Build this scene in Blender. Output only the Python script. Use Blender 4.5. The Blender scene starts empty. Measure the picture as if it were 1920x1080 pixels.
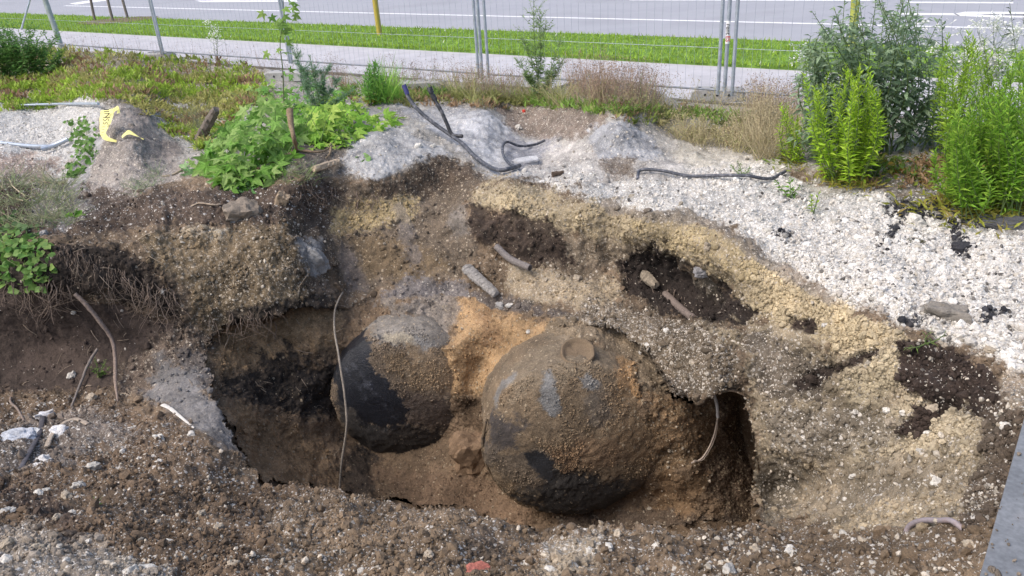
import bpy, math, random
import numpy as np
from mathutils import Vector, Matrix, Euler
random.seed(7); RNG = np.random.default_rng(11)
S = bpy.context.scene; COL = S.collection

# ------------------------------------------------------------------ camera
F, PITCH, ROLL, H = 1500.0, math.radians(25.5), math.radians(-3.5), 2.25
cam_d = bpy.data.cameras.new('camera'); cam = bpy.data.objects.new('camera', cam_d); COL.objects.link(cam)
cam_d.sensor_width = 36; cam_d.lens = 36*F/1920; cam_d.clip_start = .05; cam_d.clip_end = 3000
cam.matrix_world = Matrix.Translation((0, 0, H)) @ Matrix.Rotation(math.radians(90)-PITCH, 4, 'X') @ Matrix.Rotation(ROLL, 4, 'Z')
S.camera = cam
# ------------------------------------------------------------------ sky, sun, exposure
W = bpy.data.worlds.new('World'); S.world = W; W.use_nodes = True
nt = W.node_tree; bg = nt.nodes['Background']
sky = nt.nodes.new('ShaderNodeTexSky'); sky.sky_type = 'NISHITA'; sky.sun_disc = False
SUN_EL, SUN_AZ = math.radians(52), math.radians(-115)      # azimuth measured from +Y, clockwise
sky.sun_elevation = SUN_EL; sky.sun_rotation = SUN_AZ; sky.air_density = 1.0; sky.dust_density = 4.0; sky.ozone_density = 1.0
nt.links.new(sky.outputs[0], bg.inputs[0]); bg.inputs[1].default_value = 0.15
sl = bpy.data.lights.new('sun', 'SUN'); sun = bpy.data.objects.new('sun', sl); COL.objects.link(sun)
sl.energy = 0.95; sl.angle = math.radians(28); sl.color = (1, .97, .92)
sd = Vector((math.sin(SUN_AZ)*math.cos(SUN_EL), math.cos(SUN_AZ)*math.cos(SUN_EL), math.sin(SUN_EL)))
sun.rotation_euler = sd.to_track_quat('Z', 'Y').to_euler()
S.view_settings.view_transform = 'Standard'; S.view_settings.look = 'None'
S.view_settings.exposure = 0.74; S.view_settings.gamma = 1
S.render.engine = 'CYCLES'; S.cycles.max_bounces = 6

# ------------------------------------------------------------------ pixel <-> world (photo pixels 1920x1080)
CP, SP, CR, SR = math.cos(PITCH), math.sin(PITCH), math.cos(ROLL), math.sin(ROLL)
def rays(px, py):                                   # rays with unit depth along the optical axis
    x = (np.asarray(px, float)-960)/F; y = -(np.asarray(py, float)-540)/F
    X = CR*x-SR*y; Y = SR*x+CR*y
    return np.stack([X, CP+SP*Y, -SP+CP*Y], -1)
def at(px, py, z=0.0):                              # the point at height z behind a pixel
    r = rays(px, py); t = (z-H)/r[2]
    return Vector((r[0]*t, r[1]*t, z))
def proj(P):
    P = np.asarray(P, float); d = P-np.array([0, 0, H])
    dep = d[:, 1]*CP-d[:, 2]*SP; Y = (d[:, 1]*SP+d[:, 2]*CP)/dep; X = d[:, 0]/dep
    x = CR*X+SR*Y; y = -SR*X+CR*Y
    return 960+F*x, 540-F*y, dep

# ------------------------------------------------------------------ noise in numpy
def _h(ix, iy, iz, s):
    n = (ix.astype(np.int64)*374761393+iy.astype(np.int64)*668265263+iz.astype(np.int64)*2147483647+s*1274126177) & 0xffffffff
    n = ((n ^ (n >> 13))*1274126177) & 0xffffffff
    n = ((n ^ (n >> 16))*2246822519) & 0xffffffff
    return ((n ^ (n >> 15)) & 0xffffff)/float(0xffffff)
def vnoise(P, scale, s=0):                          # value noise, -1..1
    Q = P*scale; I = np.floor(Q).astype(np.int64); f = Q-I; f = f*f*(3-2*f); r = 0
    for a in (0, 1):
        for b in (0, 1):
            for c in (0, 1):
                w = (f[:, 0] if a else 1-f[:, 0])*(f[:, 1] if b else 1-f[:, 1])*(f[:, 2] if c else 1-f[:, 2])
                r = r+w*_h(I[:, 0]+a, I[:, 1]+b, I[:, 2]+c, s)
    return r*2-1
def worley(P, scale, s=0):                          # distance to nearest feature point and its random value
    Q = P*scale; I = np.floor(Q).astype(np.int64); best = np.full(len(P), 9.0); val = np.zeros(len(P))
    for a in (-1, 0, 1):
        for b in (-1, 0, 1):
            for c in (-1, 0, 1):
                X, Y, Z = I[:, 0]+a, I[:, 1]+b, I[:, 2]+c
                d = (X+_h(X, Y, Z, s)-Q[:, 0])**2+(Y+_h(X, Y, Z, s+1)-Q[:, 1])**2+(Z+_h(X, Y, Z, s+2)-Q[:, 2])**2
                m = d < best; best = np.where(m, d, best); val = np.where(m, _h(X, Y, Z, s+3), val)
    return np.sqrt(best), val
def smooth(a, b, x):
    t = np.clip((x-a)/(b-a), 0, 1); return t*t*(3-2*t)

# ------------------------------------------------------------------ materials
def mat(name, rough=.8, metal=0):
    m = bpy.data.materials.new(name); m.use_nodes = True
    b = m.node_tree.nodes['Principled BSDF']; b.inputs['Roughness'].default_value = rough; b.inputs['Metallic'].default_value = metal
    b.inputs['Specular IOR Level'].default_value = .3
    return m, m.node_tree, b
def N(t, kind, **kw):
    n = t.nodes.new('ShaderNode'+kind)
    for k, v in kw.items(): setattr(n, k, v)
    return n
def math_n(t, op, a, b=None, clamp=False):
    n = N(t, 'Math', operation=op, use_clamp=clamp)
    for i, v in enumerate((a, b)):
        if v is None: continue
        if hasattr(v, 'links'): t.links.new(v, n.inputs[i])
        else: n.inputs[i].default_value = v
    return n.outputs[0]
def noise_n(t, co, scale, detail=3, rough=.6):
    n = N(t, 'TexNoise'); n.inputs['Scale'].default_value = scale; n.inputs['Detail'].default_value = detail
    n.inputs['Roughness'].default_value = rough; t.links.new(co, n.inputs['Vector']); return n
def ramp(t, fac, lo, hi, a=0., b=1.):
    n = N(t, 'MapRange'); t.links.new(fac, n.inputs[0])
    n.inputs[1].default_value, n.inputs[2].default_value, n.inputs[3].default_value, n.inputs[4].default_value = lo, hi, a, b
    return n.outputs[0]
def mixc(t, fac, A, B, mode='MIX'):
    n = N(t, 'Mix', data_type='RGBA', blend_type=mode)
    for s, v in ((0, fac), (6, A), (7, B)):
        if hasattr(v, 'links'): t.links.new(v, n.inputs[s])
        else: n.inputs[s].default_value = v if s == 0 else (*v, 1)
    return n.outputs[2]
def bump(t, b, h, strength=.5, dist=.01):
    n = N(t, 'Bump'); n.inputs['Strength'].default_value = strength; n.inputs['Distance'].default_value = dist
    t.links.new(h, n.inputs['Height']); t.links.new(n.outputs[0], b.inputs['Normal'])

def soil_material(name, tank=False):
    m, t, b = mat(name, .95)
    co = N(t, 'TexCoord').outputs['Object']
    col = N(t, 'Attribute', attribute_name='Col').outputs['Color']
    par = N(t, 'SeparateColor'); t.links.new(N(t, 'Attribute', attribute_name='Par').outputs['Color'], par.inputs[0])
    g, pale, wet = par.outputs[0], par.outputs[1], par.outputs[2]
    # crumb-sized light and dark
    n1 = noise_n(t, co, 9, 4, .65).outputs[0]; n2 = noise_n(t, co, 75, 3, .7).outputs[0]; n3 = noise_n(t, co, 260, 2, .7).outputs[0]
    f = math_n(t, 'MULTIPLY', ramp(t, n1, .3, .7, .68, 1.3), ramp(t, n2, .3, .7, .66, 1.32))
    f = math_n(t, 'MULTIPLY', f, ramp(t, n3, .3, .7, .7, 1.3))
    vf = N(t, 'CombineColor'); [t.links.new(f, vf.inputs[i]) for i in range(3)]
    c = mixc(t, 1.0, col, vf.outputs[0], 'MULTIPLY')
    # two sizes of stones lying in the soil
    hs = []
    wv = N(t, 'VectorMath', operation='ADD'); t.links.new(co, wv.inputs[0])
    wn = noise_n(t, co, 40, 2); sc_ = N(t, 'VectorMath', operation='SCALE'); t.links.new(wn.outputs['Color'], sc_.inputs[0]); sc_.inputs['Scale'].default_value = .018
    t.links.new(sc_.outputs[0], wv.inputs[1]); cw = wv.outputs[0]
    for scale, rad, k in ((34, .36, .75), (75, .40, .55), (150, .42, .4)):
        v = N(t, 'TexVoronoi'); v.inputs['Scale'].default_value = scale; t.links.new(cw, v.inputs['Vector'])
        rnd = N(t, 'SeparateColor'); t.links.new(v.outputs['Color'], rnd.inputs[0])
        pick = math_n(t, 'LESS_THAN', rnd.outputs[0], math_n(t, 'MULTIPLY', math_n(t, 'POWER', g, 1.8), k))
        inside = ramp(t, v.outputs['Distance'], rad, rad+.1, 1, 0)
        msk = math_n(t, 'MULTIPLY', pick, inside)
        br = ramp(t, rnd.outputs[1], 0, 1, .5, 1.2)
        stc = mixc(t, math_n(t, 'POWER', pale, 3.0), (.38, .30, .20), (.76, .745, .715))
        vb = N(t, 'CombineColor'); [t.links.new(br, vb.inputs[i]) for i in range(3)]
        c = mixc(t, math_n(t, 'MULTIPLY', msk, .85), c, mixc(t, 1.0, stc, vb.outputs[0], 'MULTIPLY'))
        hs.append(math_n(t, 'MULTIPLY', math_n(t, 'MULTIPLY', msk, ramp(t, v.outputs['Distance'], 0, rad, 1, .4)), 24/scale))
    t.links.new(c, b.inputs['Base Color'])
    h = math_n(t, 'ADD', math_n(t, 'ADD', hs[0], hs[1]), math_n(t, 'ADD', hs[2], math_n(t, 'ADD', math_n(t, 'MULTIPLY', n2, .9), math_n(t, 'MULTIPLY', n3, .35))))
    bump(t, b, h, .8, .012)
    r = ramp(t, wet, 0, 1, .95, .25); t.links.new(r, b.inputs['Roughness'])
    return m
M_SOIL = soil_material('soil_and_gravel')

def attr_material(name, rough=.8, var=.25, scale=60, trans=0, metal=0, spec=.3, bumpd=.0):
    m, t, b = mat(name, rough, metal); b.inputs['Specular IOR Level'].default_value = spec
    co = N(t, 'TexCoord').outputs['Object']; col = N(t, 'Attribute', attribute_name='Col').outputs['Color']
    n1 = noise_n(t, co, scale, 4, .65).outputs[0]; f = ramp(t, n1, .3, .7, 1-var, 1+var)
    vf = N(t, 'CombineColor'); [t.links.new(f, vf.inputs[i]) for i in range(3)]
    c = mixc(t, 1.0, col, vf.outputs[0], 'MULTIPLY'); t.links.new(c, b.inputs['Base Color'])
    if bumpd: bump(t, b, n1, .7, bumpd)
    if trans:
        tr = N(t, 'BsdfTranslucent'); t.links.new(c, tr.inputs[0]); mx = N(t, 'MixShader'); mx.inputs[0].default_value = trans
        out = t.nodes['Material Output']; t.links.new(b.outputs[0], mx.inputs[1]); t.links.new(tr.outputs[0], mx.inputs[2]); t.links.new(mx.outputs[0], out.inputs[0])
    return m
M_STONE = attr_material('stone', .9, .3, 90, bumpd=.004)
M_LEAF = attr_material('leaf', .55, .22, 40, trans=.42, spec=.3)
M_STRAW = attr_material('straw', .8, .2, 40, trans=.15)
M_WOOD = attr_material('bark_and_root', .9, .35, 55, bumpd=.006)
M_CLOD = attr_material('soil_clod', .97, .35, 140, bumpd=.004)

def plain(name, c, rough=.6, metal=0, var=.15, scale=8, c2=None, stretch=None, bumpd=0, spec=.3, sc2=120):
    m, t, b = mat(name, rough, metal); b.inputs['Specular IOR Level'].default_value = spec
    co = N(t, 'TexCoord').outputs['Object']
    if stretch:
        mp = N(t, 'Mapping'); mp.inputs['Scale'].default_value = stretch; t.links.new(co, mp.inputs[0]); co = mp.outputs[0]
    n1 = noise_n(t, co, scale, 5, .6).outputs[0]; n2 = noise_n(t, co, sc2, 2, .6).outputs[0]
    f = math_n(t, 'MULTIPLY', ramp(t, n1, .3, .7, 1-var, 1+var), ramp(t, n2, .3, .7, 1-var*.6, 1+var*.6))
    vf = N(t, 'CombineColor'); [t.links.new(f, vf.inputs[i]) for i in range(3)]
    base = mixc(t, ramp(t, n1, .52, .62), c, c2) if c2 else c
    t.links.new(mixc(t, 1.0, base, vf.outputs[0], 'MULTIPLY'), b.inputs['Base Color'])
    if bumpd: bump(t, b, n2, .6, bumpd)
    return m
M_GALV = plain('galvanised_steel', (.42, .47, .54), .42, .55, .2, 12, spec=.5)
M_RAIL = plain('dull_rail', (.22, .24, .27), .6, .3, .2, 12)
M_CONC = plain('concrete', (.36, .36, .35), .9, 0, .25, 10, c2=(.27, .26, .25), bumpd=.003)
M_BLACK = plain('black_rubber', (.028, .029, .034), .5, 0, .3, 20, c2=(.09, .09, .10))
M_HOSE = plain('grey_hose', (.065, .07, .085), .5, 0, .3, 25, c2=(.15, .15, .165))
M_LILAC = plain('lilac_hose', (.27, .235, .25), .5, 0, .2, 20, c2=(.25, .2, .2))
M_CABLE = plain('pale_cable', (.52, .50, .48), .5, 0, .25, 20)

# ------------------------------------------------------------------ object helpers
def tag(o, label=None, cat=None, group=None, kind=None):
    for k, v in (('label', label), ('category', cat), ('group', group), ('kind', kind)):
        if v: o[k] = v
    return o
def empty(name, loc, label=None, cat=None, group=None):
    o = bpy.data.objects.new(name, None); COL.objects.link(o); o.location = loc; o.empty_display_size = .1
    return tag(o, label, cat, group)
def mesh(name, V, Fc, m, parent=None, col=None, par=None, smooth_=True, origin=None):
    V = np.asarray(V, np.float32); Fc = np.asarray(Fc, np.int32)
    me = bpy.data.meshes.new(name); k = Fc.shape[1]
    o = bpy.data.objects.new(name, me)
    if parent is not None: origin = np.array(parent.location)
    if origin is None: origin = V.mean(0) if parent is None else (0, 0, 0)
    origin = np.array(origin, np.float32); W_ = V-origin
    me.vertices.add(len(V)); me.vertices.foreach_set('co', W_.ravel())
    me.loops.add(Fc.size); me.loops.foreach_set('vertex_index', Fc.ravel())
    me.polygons.add(len(Fc)); me.polygons.foreach_set('loop_start', np.arange(0, Fc.size, k, dtype=np.int32))
    me.update(calc_edges=True)
    me.polygons.foreach_set('use_smooth', np.full(len(Fc), smooth_))
    for nm, arr in (('Col', col), ('Par', par)):
        if arr is None: continue
        arr = np.asarray(arr, np.float32)
        if arr.ndim == 1: arr = np.tile(arr, (len(V), 1))
        a = me.color_attributes.new(nm, 'FLOAT_COLOR', 'POINT'); c4 = np.ones((len(V), 4), np.float32); c4[:, :3] = arr
        a.data.foreach_set('color', c4.ravel())
    me.materials.append(m); COL.objects.link(o)
    if parent is None: o.location = origin
    else: o.parent = parent
    return o
class MB:                                            # collects triangles/quads (as two triangles) in world coordinates
    def __init__(s): s.V = []; s.F = []; s.C = []; s.n = 0
    def add(s, V, Fc, c=(.5, .5, .5)):
        V = np.asarray(V, float); Fc = np.asarray(Fc, int)
        if Fc.shape[1] == 4: Fc = np.concatenate([Fc[:, [0, 1, 2]], Fc[:, [0, 2, 3]]])
        c = np.asarray(c, float); c = np.tile(c, (len(V), 1)) if c.ndim == 1 else c
        s.V.append(V); s.F.append(Fc+s.n); s.C.append(c); s.n += len(V); return s
    def tube(s, pts, r, c=(.5, .5, .5), k=8, wob=0, caps=True, flat=None):
        P = np.array([tuple(p) for p in pts], float); n = len(P); R = np.broadcast_to(np.asarray(r, float), (n,)).copy()
        T = np.gradient(P, axis=0); T /= np.linalg.norm(T, axis=1)[:, None]+1e-9
        up = np.array([0, 0, 1.]) if abs(T[0, 2]) < .9 else np.array([1., 0, 0]); a = np.cross(T[0], up); a /= np.linalg.norm(a); A = []
        for i in range(n):
            a = a-T[i]*np.dot(a, T[i]); a /= np.linalg.norm(a); A.append(a.copy())
        A = np.array(A); B = np.cross(T, A); th = np.arange(k)*2*math.pi/k
        rr = R[:, None]*(1+wob*RNG.uniform(-1, 1, (n, k)))
        fl = 1 if flat is None else flat
        V = (P[:, None]+A[:, None]*(np.cos(th)*rr)[..., None]+B[:, None]*(np.sin(th)*rr*fl)[..., None]).reshape(-1, 3)
        Fc = [[i*k+j, i*k+(j+1) % k, (i+1)*k+(j+1) % k, (i+1)*k+j] for i in range(n-1) for j in range(k)]
        s.add(V, Fc, c)
        if caps:
            for e, i in ((0, 0), (1, n-1)):
                Vc = np.vstack([V[i*k:(i+1)*k], P[i]]); s.add(Vc, [[j, (j+1) % k, k] if e else [(j+1) % k, j, k] for j in range(k)], c)
        return s
    def box(s, c, h, R=None, col=(.5, .5, .5)):
        q = np.array([[x, y, z] for x in (-1, 1) for y in (-1, 1) for z in (-1, 1)], float)*np.array(h)
        if R is not None: q = q @ np.array(R).T
        return s.add(q+np.array(c), [[0, 1, 3, 2], [4, 6, 7, 5], [0, 4, 5, 1], [2, 3, 7, 6], [0, 2, 6, 4], [1, 5, 7, 3]], col)
    def build(s, name, m, parent=None, smooth_=True):
        return mesh(name, np.vstack(s.V), np.vstack(s.F), m, parent, np.vstack(s.C), smooth_=smooth_)
def spline(pts, n=24):                               # Catmull-Rom through the points
    P = np.array([tuple(p) for p in pts], float)
    if len(P) < 3: return np.array([P[0]+(P[-1]-P[0])*t for t in np.linspace(0, 1, n)])
    Q = np.vstack([2*P[0]-P[1], P, 2*P[-1]-P[-2]]); out = []
    for u in np.linspace(0, len(P)-1-1e-6, n):
        i = int(u); t = u-i; a, b, c, d = Q[i:i+4]
        out.append(.5*((2*b)+(-a+c)*t+(2*a-5*b+4*c-d)*t*t+(-a+3*b-3*c+d)*t**3))
    return np.array(out)
def ico(sub):
    g = (1+5**.5)/2
    V = [(-1, g, 0), (1, g, 0), (-1, -g, 0), (1, -g, 0), (0, -1, g), (0, 1, g), (0, -1, -g), (0, 1, -g), (g, 0, -1), (g, 0, 1), (-g, 0, -1), (-g, 0, 1)]
    Fc = [(0, 11, 5), (0, 5, 1), (0, 1, 7), (0, 7, 10), (0, 10, 11), (1, 5, 9), (5, 11, 4), (11, 10, 2), (10, 7, 6), (7, 1, 8), (3, 9, 4), (3, 4, 2), (3, 2, 6), (3, 6, 8), (3, 8, 9), (4, 9, 5), (2, 4, 11), (6, 2, 10), (8, 6, 7), (9, 8, 1)]
    V = [np.array(v)/np.linalg.norm(v) for v in V]
    for _ in range(sub):
        mid = {}; F2 = []
        def m_(a, b):
            k = (min(a, b), max(a, b))
            if k not in mid: v = V[a]+V[b]; V.append(v/np.linalg.norm(v)); mid[k] = len(V)-1
            return mid[k]
        for a, b, c in Fc:
            x, y, z = m_(a, b), m_(b, c), m_(c, a); F2 += [(a, x, z), (b, y, x), (c, z, y), (x, y, z)]
        Fc = F2
    return np.array(V), np.array(Fc)
ICO = [ico(0), ico(1), ico(2), ico(3)]
def rotmats(n, upright=False):
    q = RNG.normal(size=(n, 4)); q /= np.linalg.norm(q, axis=1)[:, None]; w, x, y, z = q.T
    return np.stack([1-2*(y*y+z*z), 2*(x*y-z*w), 2*(x*z+y*w), 2*(x*y+z*w), 1-2*(x*x+z*z), 2*(y*z-x*w), 2*(x*z-y*w), 2*(y*z+x*w), 1-2*(x*x+y*y)], -1).reshape(n, 3, 3)
def scatter_rocks(P, size, C, sub=0, jag=.28, flat=(.55, 1)):
    V0, F0 = ICO[sub]; n = len(P); k = len(V0)
    V = V0[None]*(1+RNG.uniform(-jag, jag, (n, k, 1))); ax = np.stack([RNG.uniform(.8, 1.3, n), RNG.uniform(.6, 1, n), RNG.uniform(*flat, n)], -1)
    V = V*ax[:, None]*size[:, None, None]; V = np.einsum('nij,nkj->nki', rotmats(n), V)+P[:, None]
    Fc = (F0[None]+(np.arange(n)*k)[:, None, None]).reshape(-1, 3)
    return V.reshape(-1, 3), Fc, np.repeat(C, k, axis=0)
def inst(tV, tF, P, R, sc, C):                       # copies of a small template, all in one mesh
    n, k = len(P), len(tV); V = np.einsum('nij,kj->nki', R, tV)*np.asarray(sc).reshape(n, 1, -1)+P[:, None]
    Fc = (np.asarray(tF)[None]+(np.arange(n)*k)[:, None, None]).reshape(-1, 3)
    return V.reshape(-1, 3), Fc, np.repeat(C, k, axis=0)

# ------------------------------------------------------------------ terrain: survey points (photo pixel, height in metres), smooth surface through them
def surface(pts):
    r = rays([p[0] for p in pts], [p[1] for p in pts]); A = np.array([p[:3] for p in pts], float); inv = r[:, 2]/(A[:, 2]-H)      # 1 / optical depth
    for i, p in enumerate(pts):
        if len(p) == 4: inv[i] = 1/p[3]
    X = (A[:, :2]-[960, 540])/960; n = len(A)
    def phi(D2): return .5*D2*np.log(D2+1e-12)
    K = phi(((X[:, None]-X[None])**2).sum(-1))+np.eye(n)*3e-4; Pm = np.hstack([np.ones((n, 1)), X])
    M = np.block([[K, Pm], [Pm.T, np.zeros((3, 3))]]); sol = np.linalg.solve(M, np.concatenate([inv, np.zeros(3)]))
    def f(px, py):
        Q = np.stack([(px-960)/960, (py-540)/960], -1); out = np.empty(len(Q))
        for i in range(0, len(Q), 60000):
            q = Q[i:i+60000]; D = ((q[:, None]-X[None])**2).sum(-1); out[i:i+60000] = phi(D) @ sol[:n]+sol[n]+q @ sol[n+1:]
        return out
    return f
TANKS = [(1078, 826, -1.46, .70, .04), (768, 738, -1.66, .69, .10)]      # pixel of the centre, height, radius, yaw
BULGE = .21
def tank_hit(i, px, py):                             # depth of the tank's surface along a pixel's ray
    cx, cy, z, R, yaw = TANKS[i]; c = np.array(at(cx, cy, z)); A = np.array([math.sin(yaw), -math.cos(yaw), 0]); r = rays(px, py); o = np.array([0, 0, H])-c
    k = 1/BULGE-1/R; f = lambda v: v/R+A*np.dot(v, A)*k
    a_, b_, g_ = np.dot(f(r), f(r)), np.dot(f(r), f(o)), np.dot(f(o), f(o))-1; D = b_*b_-a_*g_
    if D >= 0:
        t = (-b_-math.sqrt(D))/a_
        if np.dot(o+r*t, A) > 0: return t
    ro, oo = r-A*np.dot(r, A), o-A*np.dot(o, A); a_, b_, g_ = ro@ro, ro@oo, oo@oo-R*R; D = b_*b_-a_*g_
    return (-b_-math.sqrt(max(D, 0)))/a_
def cover_pts(i, on, off_): return [(x, y, 0, tank_hit(i, x, y)-.05) for x, y in on]+[(x, y, 0, tank_hit(i, x, y)+d) for x, y, d in off_]
UP = [(-450, 60, 0), (-450, 200, 0), (-450, 400, 0), (0, 100, 0), (300, 120, 0), (640, 155, 0), (960, 190, 0), (1300, 200, 0), (1700, 215, 0), (2370, 240, 0), (2370, 500, 0), (2370, 800, 0), (1920, 350, 0), (1600, 330, 0), (1920, 600, 0), (1750, 480, 0), (1500, 380, 0), (1480, 470, 0),
 (1330, 405, 0), (1200, 392, 0), (1100, 368, 0), (960, 338, 0), (1650, 612, 0), (1780, 640, 0), (1900, 700, 0),
 (0, 220, 0), (100, 230, 0), (50, 300, 0), (225, 200, .38), (190, 260, .25), (255, 262, .30), (180, 340, .02), (110, 350, 0), (310, 250, .12), (350, 310, .08), (300, 350, .04), (100, 200, 0), (330, 190, 0),
 (450, 240, .15), (560, 220, .2), (440, 320, .12), (560, 310, .2), (640, 290, .15), (700, 262, .2), (760, 200, .1), (830, 240, .05), (900, 215, .1), (700, 325, .05), (800, 300, .03), (870, 300, -.02), (940, 320, -.1), (1000, 285, -.22), (1040, 220, .02), (1090, 320, -.05), (1160, 245, .22), (1160, 300, -.02), (1250, 270, .03), (1150, 345, -.03),
 (640, 350, -.06), (600, 400, -.25), (680, 400, -.3), (760, 400, -.32), (830, 350, -.2), (880, 400, -.25), (650, 470, -.55), (750, 480, -.6), (850, 470, -.55), (920, 430, -.35), (980, 390, -.15), (960, 490, -.55), (1050, 440, -.35), (1130, 410, -.15), (1080, 510, -.6), (1150, 480, -.5), (1220, 450, -.2), (1210, 510, -.62), (1270, 540, -.62), (1340, 560, -.55), (1330, 490, -.15), (1400, 520, -.1), (1430, 590, -.3), (1500, 560, -.1), (1560, 640, -.18), (1650, 660, -.12),
 (650, 555, -.85), (760, 560, -.88), (870, 560, -.9), (960, 590, -.86), (1050, 605, -.72), (1150, 605, -.68), (1250, 620, -.6), (1330, 620, -.45), (1180, 660, -.78), (1270, 700, -.72), (1340, 725, -.6), (1400, 680, -.5), (1395, 760, -.75), (1420, 860, -1.05), (1430, 960, -1.25), (1500, 700, -.45), (1500, 850, -.85), (1600, 750, -.45), (1600, 900, -.8), (1700, 720, -.22), (1700, 850, -.5), (1800, 760, -.15), (1800, 880, -.3), (1890, 850, -.08), (1550, 970, -.95), (1680, 975, -.5), (1830, 980, -.15), (1480, 985, -1.05),
 (500, 350, .08), (400, 360, .12), (300, 390, .08), (200, 410, .02), (50, 420, 0), (-300, 420, 0), (450, 410, -.05), (330, 440, -.08), (200, 470, -.1), (80, 500, -.12), (-300, 500, -.1), (400, 500, -.3), (550, 440, -.2), (560, 520, -.5), (470, 580, -.62), (350, 590, -.62), (600, 565, -.72), (400, 630, -.82),
 (60, 560, -.45), (200, 580, -.55), (-300, 560, -.45), (100, 640, -.9), (250, 650, -.9), (-300, 700, -1), (0, 720, -1.1), (130, 730, -1.1), (280, 700, -1.0), (350, 700, -.92), (400, 740, -.95), (450, 820, -1.05), (340, 780, -.95), (470, 880, -1.0), (420, 850, -.9),
 (0, 800, -1.0), (150, 800, -1.0), (-300, 820, -.9), (100, 880, -.78), (300, 880, -.75), (0, 960, -.5), (200, 980, -.42), (400, 940, -.62), (-300, 1000, -.3), (0, 1080, -.2), (300, 1080, -.2), (560, 912, -.95), (640, 925, -.85), (700, 945, -.8), (780, 955, -.75), (865, 948, -.72), (960, 992, -.6), (1090, 988, -.6), (1200, 990, -.6), (1330, 978, -.65), (1420, 985, -.75),
 (560, 1010, -.45), (800, 1030, -.32), (900, 1080, -.2), (600, 1080, -.25), (1100, 1060, -.28), (1300, 1060, -.28), (1500, 1060, -.3), (1700, 1050, -.12), (1850, 1050, 0), (2100, 1000, 0), (2370, 1100, 0), (-450, 1300, 0), (300, 1250, 0), (960, 1250, 0), (1500, 1250, 0), (2370, 1300, 0)]
PIT = [(390, 640, -.85), (440, 612, -.85), (520, 600, -.88), (640, 580, -.92), (680, 572, -.88), (760, 562, -.88), (830, 575, -.95), (870, 560, -.9), (960, 590, -.86), (1050, 605, -.72), (1085, 625, -.75), (1020, 645, -.88), (1150, 630, -.72), (1250, 640, -.75),
 (480, 660, -1.13), (600, 640, -1.10), (430, 700, -1.08), (520, 730, -1.40), (620, 700, -1.44), (560, 780, -1.62), (450, 780, -1.28), (500, 840, -1.68), (640, 800, -1.95), (640, 900, -2.15), (480, 900, -1.5), (760, 900, -2.25), (860, 920, -2.2), (960, 960, -2.25), (1060, 1000, -2.25), (1200, 1010, -2.25),
 (755, 700, -1.75), (800, 650, -1.4), (760, 800, -2.1), (870, 640, -1.25), (930, 660, -1.25), (880, 720, -1.55), (900, 770, -1.75), (890, 850, -2.0), (900, 900, -2.15), (960, 690, -1.22), (1000, 800, -2.0), (1100, 740, -1.6), (1100, 850, -2.2), (1190, 680, -.93), (1215, 750, -1.14), (1130, 800, -1.8), (1245, 740, -1.1), (1240, 800, -1.38), (1240, 880, -1.75), (1245, 950, -2.02), (1320, 770, -1.3), (1310, 850, -1.6), (1330, 920, -1.9), (1320, 990, -2.15), (1390, 760, -1.5), (1395, 830, -1.85), (1400, 900, -2.05), (1430, 980, -2.2), (1450, 800, -1.9), (1350, 740, -1.2)]
PIT = [p for p in PIT if not (930 < p[0] < 1260 and 600 < p[1] < 960) and not (650 < p[0] < 900 and 570 < p[1] < 860)]
PIT += cover_pts(0, [(1060, 640), (1120, 642), (1160, 664), (1184, 704), (1202, 755), (1216, 805), (1222, 850), (1006, 664), (1085, 632)], [(1040, 720, .35), (1080, 720, .3), (1080, 800, .4), (1130, 720, .22), (1150, 780, .25), (1170, 850, .22), (1160, 920, .3), (1000, 800, .4), (990, 720, .3), (960, 760, .3), (1000, 880, .35), (1080, 900, .4), (1075, 690, .12), (1130, 700, .12)])
PIT += cover_pts(1, [(690, 592), (740, 588), (800, 602), (830, 635), (848, 680), (858, 725), (862, 775), (850, 815)], [(720, 660, .3), (680, 680, .3), (770, 650, .2), (770, 730, .4), (820, 700, .22), (815, 770, .2), (770, 820, .3), (700, 780, .3), (700, 630, .15), (760, 620, .12)])
PIT += [(925, 660, -1.22), (900, 700, -1.45), (905, 760, -1.72), (915, 830, -1.95), (900, 620, -1.05), (960, 620, -.95), (985, 650, -1.0), (930, 900, -2.12), (880, 860, -2.0), (800, 870, -2.15), (1010, 960, -2.2), (1250, 700, -.98), (1262, 760, -1.15), (1262, 830, -1.45), (1262, 900, -1.75), (1240, 850, -1.60), (1250, 920, -1.95), (1225, 985, -2.2), (1140, 1005, -2.3), (1060, 1000, -2.32)]
fU, fP = surface(UP), surface(PIT)
PITPOLY = [(392, 690), (388, 655), (408, 628), (450, 612), (520, 598), (600, 576), (650, 572), (760, 556), (870, 556), (960, 588), (1060, 598), (1150, 618), (1215, 672), (1262, 745), (1310, 752), (1340, 736), (1372, 730), (1392, 738), (1398, 790), (1412, 850), (1416, 910), (1420, 984), (1330, 977), (1250, 987), (1150, 994), (1090, 986), (1020, 994), (962, 991), (905, 966), (866, 947), (830, 950), (785, 954), (730, 938), (690, 936), (640, 922), (560, 906), (500, 900), (462, 872), (430, 800), (404, 752)]

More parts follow.
